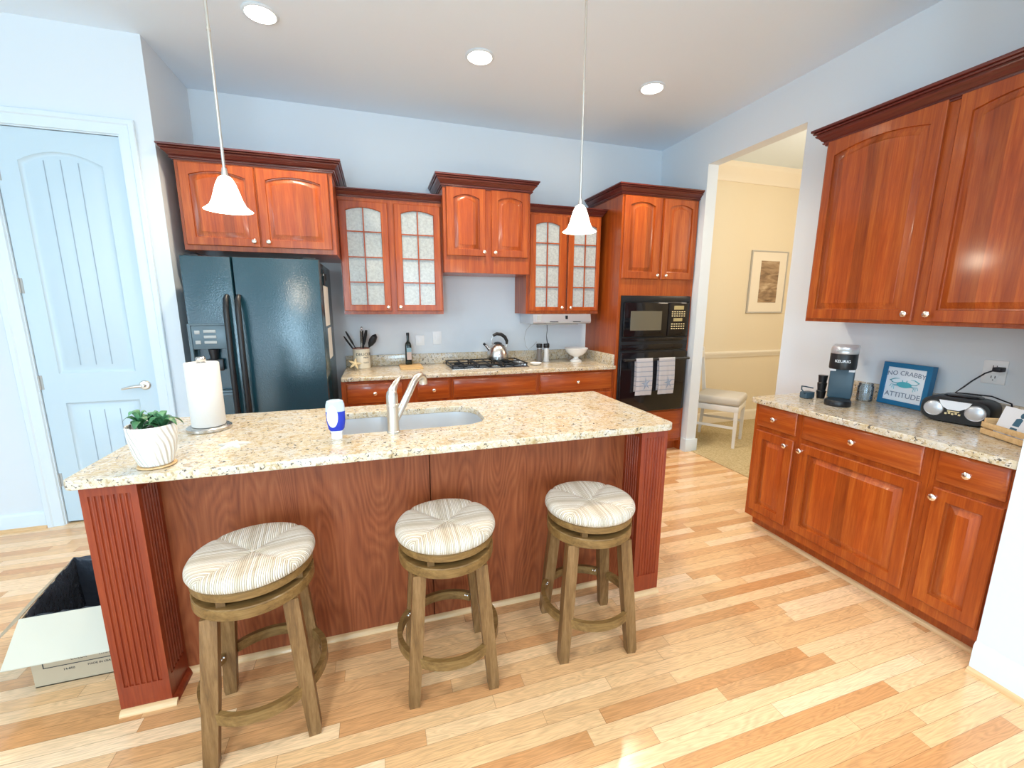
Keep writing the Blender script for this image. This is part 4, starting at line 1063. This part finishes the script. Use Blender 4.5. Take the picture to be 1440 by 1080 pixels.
# under cabinet appliance
t = thing('undercabinet_radio', 'slim silver-grey appliance mounted under the right glass cabinet', 'appliance', (1.64, 3.86, 1.29))
ob('housing', B().loops([[(x, y, z) for y, z in ((.19, .0), (-.17, .0), (-.195, .010), (-.20, .03), (-.185, .0905), (.19, .0905))] for x in (-.275, .31)]), 'silver', t)
ob('front_strip', B().box(-.16, .21, -.2025, -.1965, .012, .018).box(-.24, -.2, -.199, -.19, .02, .08), 'grey', t)
for (a, c) in ((-.115, -.03), (.12, .20)): ob('slot', B().box(a, c, -.2035, -.2015, .017, .024), 'black', t)
ob('button', B().box(.045, .068, -.200, -.188, .045, .078, bev=.002), 'black', t)
ob('bottom_tray', B().box(-.22, .20, -.15, .12, -.010, -.0002, bev=.003), 'grey', t)
tag(ob('dangling_cord', B().tube([(0, 0, .168), (.004, 0, .10), (-.003, 0, .04), (.002, -.002, .0), (.006, -.003, -.03)], [.003, .003, .003, .0055, .004], 8).ball((.012, -.003, -.048), .016, sy=.8, sz=1.3), 'cord', loc=(1.632, 3.99, 1.115)), 'black cord with a plug dangling below the grey appliance', 'cord')
tag(ob('hook_wire', B().tube([(0, 0, .16), (-.055, 0, .10), (-.075, 0, .02), (-.06, 0, -.06), (-.03, 0, -.10), (.015, -.01, -.06), (.05, -.02, -.02)], .0022, 8), 'grey', loc=(1.47, 4.0, 1.12)), 'thin grey looped wire beside the dangling cord, below the appliance', 'wire')

# glassware inside the left glass cabinet
gz = 1.383+.284+.0005
def gl(x, z, y, h, r_, label):
    return tag(ob('drinking_glass', B().lathe([(0, 0), (r_*.8, 0), (r_*.85, .003), (r_, h), (r_-.002, h), (r_*.8, .006), (0, .006)], (0, 0, 0), 24), 'jar', loc=(x, y, z)), label, 'glass', 'glasses in the left glass cabinet')
zb_ = 1.383+.0185
for i, x in enumerate((.27, .345, .42, .49)): gl(x, zb_, 3.87+.03*(i % 2), .14, .03, 'clear drinking glass on the bottom shelf of the left glass cabinet')
for i, x in enumerate((.30, .40, .48)): gl(x, gz, 3.88, .12, .032, 'clear drinking glass on a middle shelf of the left glass cabinet')

# ------------------------------------------------------------------ right counter items
RZ = RCZ+.0005
t = thing('coffee_maker', 'black and slate single-cup coffee maker on the right counter', 'coffee maker', (2.60, 1.755, RZ), R(-58))
# local: front toward -y
ob('base', B().lathe([(0, 0), (.062, 0), (.064, .004), (.064, .028), (.060, .034), (0, .034)], (0, -.075, 0), 40).box(-.055, .055, -.075, .10, .0005, .03, bev=.006), 'black', t)
ob('column', B().box(-.058, .058, -.02, .105, .0305, .215, bev=.010), 'coffee_b', t)
hd = ob('brew_head', B().loops([[(rx*math.sin(a) if abs(a) < 1.58 else (.062 if a > 0 else -.062), (-.075+.0-.062*math.cos(a)*rx/.062) if abs(a) < 1.58 else .105, z) for a in [-1.6]+[-1.57+3.14*k/16 for k in range(17)]+[1.6]] for rx, z in ((.062, .2155), (.064, .222), (.064, .300), (.062, .303))]), 'black', t)
ob('lid', B().loops([[(rx*math.sin(a) if abs(a) < 1.58 else (rx if a > 0 else -rx), (-.075-rx*math.cos(a)) if abs(a) < 1.58 else .105, z) for a in [-1.6]+[-1.57+3.14*k/16 for k in range(17)]+[1.6]] for rx, z in ((.062, .3035), (.064, .308), (.063, .334), (.058, .342), (.02, .3425))]), 'silver', t)
ob('lid_handle', B().tube([(-.035, -.132, .322), (-.02, -.140, .325), (.02, -.140, .325), (.035, -.132, .322)], [.004, .006, .006, .004], 10), 'grey', t)
b = text_mesh('KEURIG', .022, .0006)
for v in b.m.verts:
    a = v.co.x/.0648; v.co = Vector(((.0646+v.co.z)*math.sin(a), -.075-(.0646+v.co.z)*math.cos(a), .262+v.co.y))
ob('logo', b, 'bone', t)
ob('badge', B().box(-.0583, -.030, -.0225, -.0205, .192, .21), 'bone', t); ob('badge', B().box(.030, .0583, -.0225, -.0205, .192, .21), 'bone', t)
ob('water_tank', B().box(-.052, .052, .1055, .16, .0005, .300, bev=.010), 'jar', t)
ob('tank_lid', B().box(-.054, .054, .1056, .162, .3005, .312, bev=.004), 'grey', t)
tag(ob('power_adapter', B().box(-.035, .035, -.025, .025, 0, .042, bev=.008).tube([(-.03, -.01, .03), (-.058, -.02, .045), (-.066, -.01, .062), (-.04, .01, .076), (.0, .02, .070), (.045, .0, .060)], .004, 8), 'coffee_b', loc=(2.555, 1.915, RZ)), 'small dark adapter with looped cable left of the coffee maker', 'adapter')
tag(ob('coffee_pod_stack', B().lathe([(0, 0), (.021, 0), (.026, .045), (.024, .048), (.021, .05), (.026, .095), (.024, .098), (.021, .10), (.0255, .145), (0, .147)], (0, 0, 0), 24), 'black', loc=(2.635, 1.888, RZ)), 'little dark stacked cups directly behind the coffee maker', 'cup')
tag(ob('glass_jar', B().lathe([(0, 0), (.037, 0), (.040, .005), (.040, .088), (.035, .097), (.036, .107), (.033, .107), (.032, .098), (.036, .086), (.036, .008), (0, .008)], (0, 0, 0), 32), 'jar', loc=(2.822, 1.757, RZ)), 'clear glass jar between the coffee maker and the blue framed sign', 'jar')

# sign
SW, SH, SD = .262, .245, .034
p0, p1 = Vector((2.812, 1.690)), Vector((2.725, 1.428)); dv = p1-p0; ang = math.atan2(dv.y, dv.x)
p0, p1 = Vector((2.860, 1.712)), Vector((2.830, 1.460)); ang = math.atan2(p1.y-p0.y, p1.x-p0.x); SW = (p1-p0).length
t = thing('framed_sign', 'blue framed NO CRABBY ATTITUDE sign leaning on the right wall', 'sign', (p0.x, p0.y, RZ+.0022), ang)
def si(name, b, m, p=t): return ob(name, b.xf(Matrix.Rotation(R(-3.5), 4, 'X')), m, p)
fwz = .026
b = B().loops([at(outline(0, SW, 0, SH, 0, 2), SD), at(outline(0, SW, 0, SH, 0, 2), 0), at(outline(fwz, SW-fwz, fwz, SH-fwz, 0, 2), 0), at(outline(fwz, SW-fwz, fwz, SH-fwz, 0, 2), .006)], True, False)
si('frame', b, 'blue'); si('sign_board', B().box(fwz+.0005, SW-fwz-.0005, .0055, .012, fwz+.0005, SH-fwz-.0005), 'card')
def sgn(s, size, cx, cz, arc=0):
    b = text_mesh(s, size, .0005)
    for v in b.m.verts:
        x, z = v.co.x, v.co.y
        v.co = Vector((cx+x, .0045-v.co.z, cz+z-arc*x*x))
    return b
si('lettering', sgn('NO CRABBY', .036, SW/2, .188, .9), 'ink'); si('lettering', sgn('ATTITUDE', .040, SW/2, .062), 'ink')
b = B(); cx, cz = SW/2, .124
def disc(b, x, z, rx, rz_, y=.0045):
    b.prism([(x+rx*math.cos(2*PI*k/20), z+rz_*math.sin(2*PI*k/20)) for k in range(20)], y, y-.0008, 'y')
disc(b, cx, cz, .040, .017)
for sx in (-1, 1):
    b.tube([(cx+sx*.03, .004, cz+.006), (cx+sx*.062, .004, cz+.008), (cx+sx*.075, .004, cz+.02), (cx+sx*.052, .004, cz+.032), (cx+sx*.03, .004, cz+.034)], [.004, .005, .007, .006, .002], 6, flat=.3)
    for k in range(3): b.tube([(cx+sx*.03, .004, cz-.006), (cx+sx*(.052+.008*k), .004, cz-.012+.004*k), (cx+sx*(.05+.012*k), .004, cz-.032+.006*k)], .0022, 6, flat=.3)
    b.tube([(cx+sx*.010, .004, cz+.014), (cx+sx*.012, .004, cz+.026)], .0022, 6, flat=.3)
si('crab_print', b, 'teal')

# boombox radio
p0, p1 = Vector((2.648, 1.385)), Vector((2.700, 1.135)); ang = math.atan2(p1.y-p0.y, p1.x-p0.x); RW = (p1-p0).length
t = thing('cd_radio', 'black portable CD radio with two silver speakers on the right counter', 'radio', (p0.x, p0.y, RZ), ang)
def body(x0, x1, y0, y1, zt, n=10):
    y1 -= .03
    ls = []
    for (y, sc) in ((y0, .93), (y0+.012, 1), (y1-.02, 1), (y1, .94)):
        l = []
        for k in range(40):
            a = 2*PI*k/40; px = math.copysign(abs(math.cos(a))**(2/4.2), math.cos(a)); pz = math.copysign(abs(math.sin(a))**(2/3.2), math.sin(a))
            l.append(((x0+x1)/2+(x1-x0)/2*px*sc, y, zt/2+.002+zt/2*pz*sc))
        ls.append(l)
    return B().loops(ls)
bd = ob('body', body(0, RW, 0, .19, .125), 'black', t, angle=50)
for sx in (.052, RW-.056):
    sp_ = ob('speaker', B().lathe([(0, .006), (.026, .005), (.033, .002), (.036, .0045), (.038, -.001)], (sx, -.0005, .066), 36, False, False, ax='y'), 'silver', t)
cxr = RW/2-.004
ob('display_panel', B().prism([(cxr-.055, .112), (cxr+.060, .112), (cxr+.048, .085), (cxr+.02, .068), (cxr-.02, .068), (cxr-.045, .085)], -.004, .001, 'y'), 'card', t)
b = B()
for k in range(5): b.box(cxr-.028+k*.012, cxr-.020+k*.012, -.005, .001, .044+(.004 if k % 2 else 0), .052+(.004 if k % 2 else 0))
b.box(cxr-.02, cxr+.022, -.004, .001, .058, .063)
ob('buttons', b, 'gold', t)
ob('cd_lid', B().lathe([(0, 0), (.07, 0), (.07, .004), (.06, .010), (0, .012)], (RW/2, .10, .1265), 36), 'blackgloss', t)
tag(ob('power_cable', B().tube([(2.880, 1.232, 1.158), (2.862, 1.262, 1.135), (2.84, 1.292, 1.095), (2.82, 1.315, 1.055), (2.80, 1.33, 1.028), (2.81, 1.29, 1.030), (2.86, 1.22, 1.027), (2.892, 1.16, 1.000), (2.893, 1.145, .93), (2.89, 1.15, .905)], .0035, 8).box(2.872, 2.918, 1.214, 1.246, 1.146, 1.168, bev=.004), 'cord'), 'black power cable from the radio up to the wall outlet', 'cable')
t = thing('wall_outlet', 'white double outlet plate on the right wall above the radio', 'outlet', (XR-.0005, 1.252, 1.142), RB)
ob('plate', B().box(-.048, .042, -.006, 0, -.062, .056, bev=.003), 'plastic_w', t)
for z in (-.03, .022):
    rc = ob('receptacle', B().box(-.019, .013, -.0078, -.0062, z-.019, z+.017, bev=.0007), 'plastic_w', t)
    ob('slot', B().box(-.011, -.008, -.0083, -.0079, z-.003, z+.009).box(.003, .006, -.0083, -.0079, z-.003, z+.009).box(-.004, -.0, -.0083, -.0079, z-.014, z-.009), 'black', rc)

# crate with greeting card
p0, p1 = Vector((2.590, 1.120)), Vector((2.470, .905)); ang = math.atan2(p1.y-p0.y, p1.x-p0.x); KW = .247
t = thing('wooden_crate', 'small pale wooden slatted crate on the right counter', 'crate', (p0.x, p0.y, RZ), ang); KD = .14
sl = []
for z in (.004, .034): sl.append(ob('slat', B().box(0, KW, 0, .007, z, z+.024, bev=.0015), 'pine', t)); sl.append(ob('slat', B().box(0, KW, KD-.007, KD, z, z+.024, bev=.0015), 'pine', t))
for x in (0, KW-.012): ob('end_panel', B().box(x, x+.012, .0075, KD-.0075, .002, .075, bev=.003), 'pine', t)
ob('floor_board', B().box(.0125, KW-.0125, .0075, KD-.0075, .001, .006), 'pine', t)
t2 = thing('photo_card', 'white card with a figure in dark blue clothing standing in the wooden crate', 'card', (p0.x, p0.y, RZ+.0065), ang)
def ci(name, b, m): return ob(name, b.xf(Matrix.Translation((0, .028, 0)) @ Matrix.Rotation(R(-14), 4, 'X')), m, t2)
ci('card', B().box(.022, .228, 0, .0015, 0, .135), 'card')
b = B(); fx, fz = .105, .062
disc(b, fx+.010, fz+.048, .010, .012, -.0002)
b.prism([(fx-.016, fz-.002), (fx+.014, fz-.002), (fx+.018, fz+.030), (fx+.008, fz+.036), (fx-.010, fz+.030)], -.0010, -.0002, 'y')
b.prism([(fx-.016, fz-.010), (fx+.012, fz-.010), (fx+.020, fz-.045), (fx+.006, fz-.045), (fx-.004, fz-.028), (fx-.012, fz-.045), (fx-.026, fz-.045)], -.0010, -.0002, 'y')
ci('printed_figure', b, 'fig')

# ------------------------------------------------------------------ dining side
t = thing('dining_chair', 'white dining chair with grey upholstered seat in the dining room', 'chair', (3.455, 3.30, .006), R(125))
# local x along the visible side (to the back of the chair), y toward the far side
SDX, SDY = .40, .40
def leg(x0, y0, x1, y1, z1, w0=.013, w1=.019): return B().loops([[(x+w*a, y+w*c, z) for a, c in ((-1, -1), (1, -1), (1, 1), (-1, 1))] for x, y, w, z in ((x0, y0, w0, 0), (x1, y1, w1, z1))])
for (x, y) in ((0, 0), (0, -SDY)): ob('leg', leg(x, y, x, y, .42), 'chairw', t)
for y in (0, -SDY): ob('leg', leg(SDX+.03, y, SDX, y, .42), 'chairw', t)
ob('seat_frame', B().box(-.02, SDX+.02, -SDY-.02, .02, .3805, .44, bev=.004), 'chairw', t)
ob('stretcher', B().box(.015, SDX+.005, -.009, .009, .20, .225).box(.015, SDX+.005, -SDY-.009, -SDY+.009, .20, .225), 'chairw', t)
ob('cushion', B().box(-.03, SDX+.02, -SDY-.03, .03, .4405, .53, bev=.035, seg=4), 'cushion', t)
for y in (0, -SDY): ob('back_post', leg(SDX+.005, y, SDX+.07, y, .56, .018, .015).xf(Matrix.Translation((0, 0, .4405))), 'chairw', t)
ob('back_rail', B().box(SDX+.045, SDX+.065, -SDY+.01, -.01, .88, .96, bev=.004), 'chairw', t)
t = thing('framed_picture', 'framed sepia beach photograph with wide mat on the dining room wall', 'picture', (4.62, YDN-.002, 1.75))
b = B().loops([at(outline(-.285, .285, -.372, .372, 0, 2), 0), at(outline(-.285, .285, -.372, .372, 0, 2), -.022), at(outline(-.272, .272, -.359, .359, 0, 2), -.022), at(outline(-.272, .272, -.359, .359, 0, 2), -.01)], True, False)
ob('frame', b, 'frame_s', t); ob('mat_board', B().box(-.271, .271, -.0135, -.0100, -.358, .358), 'matboard', t); ob('print', B().box(-.128, .16, -.0150, -.0137, -.245, .255), 'art', t)

# ------------------------------------------------------------------ cardboard box with bag
BX0, BX1, BY0, BY1, BZ = -1.395, -1.02, 1.872, 2.29, .30
t = thing('cardboard_box', 'open cardboard box with folded-out flap on the floor beside the island', 'box', ((BX0+BX1)/2, (BY0+BY1)/2, 0)); oc = t.location
def bx(name, b, m, p=None, par=None): return ob(name, b.xf(Matrix.Translation((-oc[0], -oc[1], 0))), m, par or t)
BX0f = -1.331
th = .004
fl_ = [(BX0f, BY0), (BX1, BY0), (BX1, BY1), (BX0, BY1)]
def wallp(a, c, z0, z1):
    a, c = Vector(a), Vector(c); n = (c-a).normalized(); n = Vector((-n.y, n.x))*th
    return [[(a.x, a.y, z0), (c.x, c.y, z0), (c.x+n.x, c.y+n.y, z0), (a.x+n.x, a.y+n.y, z0)], [(a.x, a.y, z1), (c.x, c.y, z1), (c.x+n.x, c.y+n.y, z1), (a.x+n.x, a.y+n.y, z1)]]
b = B()
for i in range(4): b.loops(wallp(fl_[i], fl_[(i+1) % 4], 0, BZ))
b.prism([(x, y) for x, y in fl_], .0, .004, 'z')
bx('box_body', b, 'cardboard')
def flap(hinge0, hinge1, off, drop, th=.004):
    a, c = Vector(hinge0), Vector(hinge1)
    o0 = Vector(off)
    pts = [a, c, c+o0+Vector((0, 0, -drop)), a+o0+Vector((0, 0, -drop))]
    up = Vector((0, 0, th))
    return B().loops([pts, [p+up for p in pts]])
bx('front_flap', flap((BX0f, BY0-.001, BZ), (BX1, BY0-.001, BZ), (0, -.115, 0), .118), 'cardpale')
bx('left_flap', flap((BX0f-.002, BY0, BZ), (BX0-.002, BY1, BZ), (-.10, -.07, 0), .105), 'cardboard')
prn = B()
def addm(b, b2):
    me = bpy.data.meshes.new('x'); b2.m.to_mesh(me); b.m.from_mesh(me); b2.m.free(); bpy.data.meshes.remove(me)
for (s, sz, x, z) in (('COLOR', .015, -1.185, .098), ('WHITE', .015, -1.10, .098), ('14-850', .013, -1.22, .058), ('MADE IN USA', .012, -1.125, .060), ('HANDLE WITH CARE', .015, -1.20, .122)):
    addm(prn, text_mesh(s, sz, .0003).xf(Matrix.Translation((x, BY0-.0006, z)) @ TX))
prn.box(-1.295, -1.03, BY0-.001, BY0-.0003, .076, .079).box(-1.297, -1.294, BY0-.001, BY0-.0003, .076, .130)
bx('printing', prn, 'inkdark')
# bag: inside liner draped over the rim
b = B(); n = 64; ls = []
rim = []
def rimpt(t_):
    P = [(BX0f+.012, BY0+.012), (BX1-.012, BY0+.012), (BX1-.012, BY1-.012), (BX0+.012, BY1-.012)]
    k = int(t_*4) % 4; q_ = t_*4-int(t_*4); a, c = P[k], P[(k+1) % 4]
    return (a[0]+(c[0]-a[0])*q_, a[1]+(c[1]-a[1])*q_)
cx0, cy0 = (BX0+BX1)/2, (BY0+BY1)/2
rb = random.Random(5)
for lev, (sc, z) in enumerate(((1.055, .255), (1.07, .292), (1.03, .308), (1.0, .309), (.965, .295), (.93, .18), (.80, .05), (.4, .03), (.02, .03))):
    l = []
    for i in range(n):
        x, y = rimpt(i/n); jag = rb.uniform(-1, 1)
        front = i/n < .25
        s2 = sc if not (front and lev < 3) else .985
        zz = z+.007*jag*(lev in (2, 3, 4)) - (.012*abs(jag) if lev == 0 else 0)
        if front and lev < 4: zz = .296+.002*jag
        w_ = 1+.012*jag*(lev in (4, 5, 6))
        l.append((cx0+(x-cx0)*s2*w_, cy0+(y-cy0)*s2*w_, zz))
    ls.append(l)
b.loops(ls, False, True)
ob('bin_bag', b.xf(Matrix.Translation((-cx0, -cy0, 0))), 'bag', loc=(cx0, cy0, 0), angle=50)
tag(bpy.data.objects['bin_bag'], 'black plastic bag lining the open cardboard box', 'bag')

# ------------------------------------------------------------------ light
W_ = bpy.data.worlds.new('world'); SC.world = W_; W_.use_nodes = True
bg = W_.node_tree.nodes['Background']; bg.inputs[0].default_value = (.72, .86, 1, 1); bg.inputs[1].default_value = 3.0
def area(name, loc, rot, sx, sy, e, col):
    ld = bpy.data.lights.new(name, 'AREA'); ld.shape = 'RECTANGLE'; ld.size = sx; ld.size_y = sy; ld.energy = e; ld.color = col
    o = bpy.data.objects.new(name, ld); C.objects.link(o); o.location = loc; o.rotation_euler = rot; return o
# daylight entering through the windows behind the photographer and on the far left
for i, ((a, c), e, col) in enumerate(zip(WR, (8, 135, 15), ((.52, .80, 1), (.52, .80, 1), (.62, .84, 1)))):
    area('window_daylight', ((a+c)/2, YR_-.05, 1.3), (-PI/2, 0, PI), c-a, 2.3, e*(c-a), col)
area('window_daylight_left', (XL-.05, -2.0, 1.5), (PI/2, 0, -PI/2), 2.4, 2.0, 80, (.60, .84, 1))
for x, y, e in ((-.7, .45, 100), (1.1, .45, 90), (-.9, -1.2, 130), (1.1, -1.2, 110)):  # unseen fill spots added near and behind the camera to brighten floor and right wall
    ld = bpy.data.lights.new('can', 'SPOT'); ld.energy = e; ld.spot_size = R(150); ld.spot_blend = .8; ld.color = (.97, .98, 1); ld.shadow_soft_size = .16
    lo = bpy.data.objects.new('can_lamp', ld); C.objects.link(lo); lo.location = (x, y, ZC-.03)
ld = bpy.data.lights.new('dining', 'POINT'); ld.energy = 62; ld.color = (1, .84, .66); ld.shadow_soft_size = .25
lo = bpy.data.objects.new('dining_room_light', ld); C.objects.link(lo); lo.location = (4.3, 2.3, 2.3)

SC.view_settings.view_transform = 'Standard'; SC.view_settings.look = 'None'; SC.view_settings.gamma = 1
SC.view_settings.exposure = -0.06
SC.view_settings.use_curve_mapping = False
SC.cycles.use_denoising = True
SC.cycles.max_bounces = 8; SC.cycles.diffuse_bounces = 5; SC.cycles.glossy_bounces = 4; SC.cycles.transparent_max_bounces = 12
SC.cycles.sample_clamp_indirect = 6
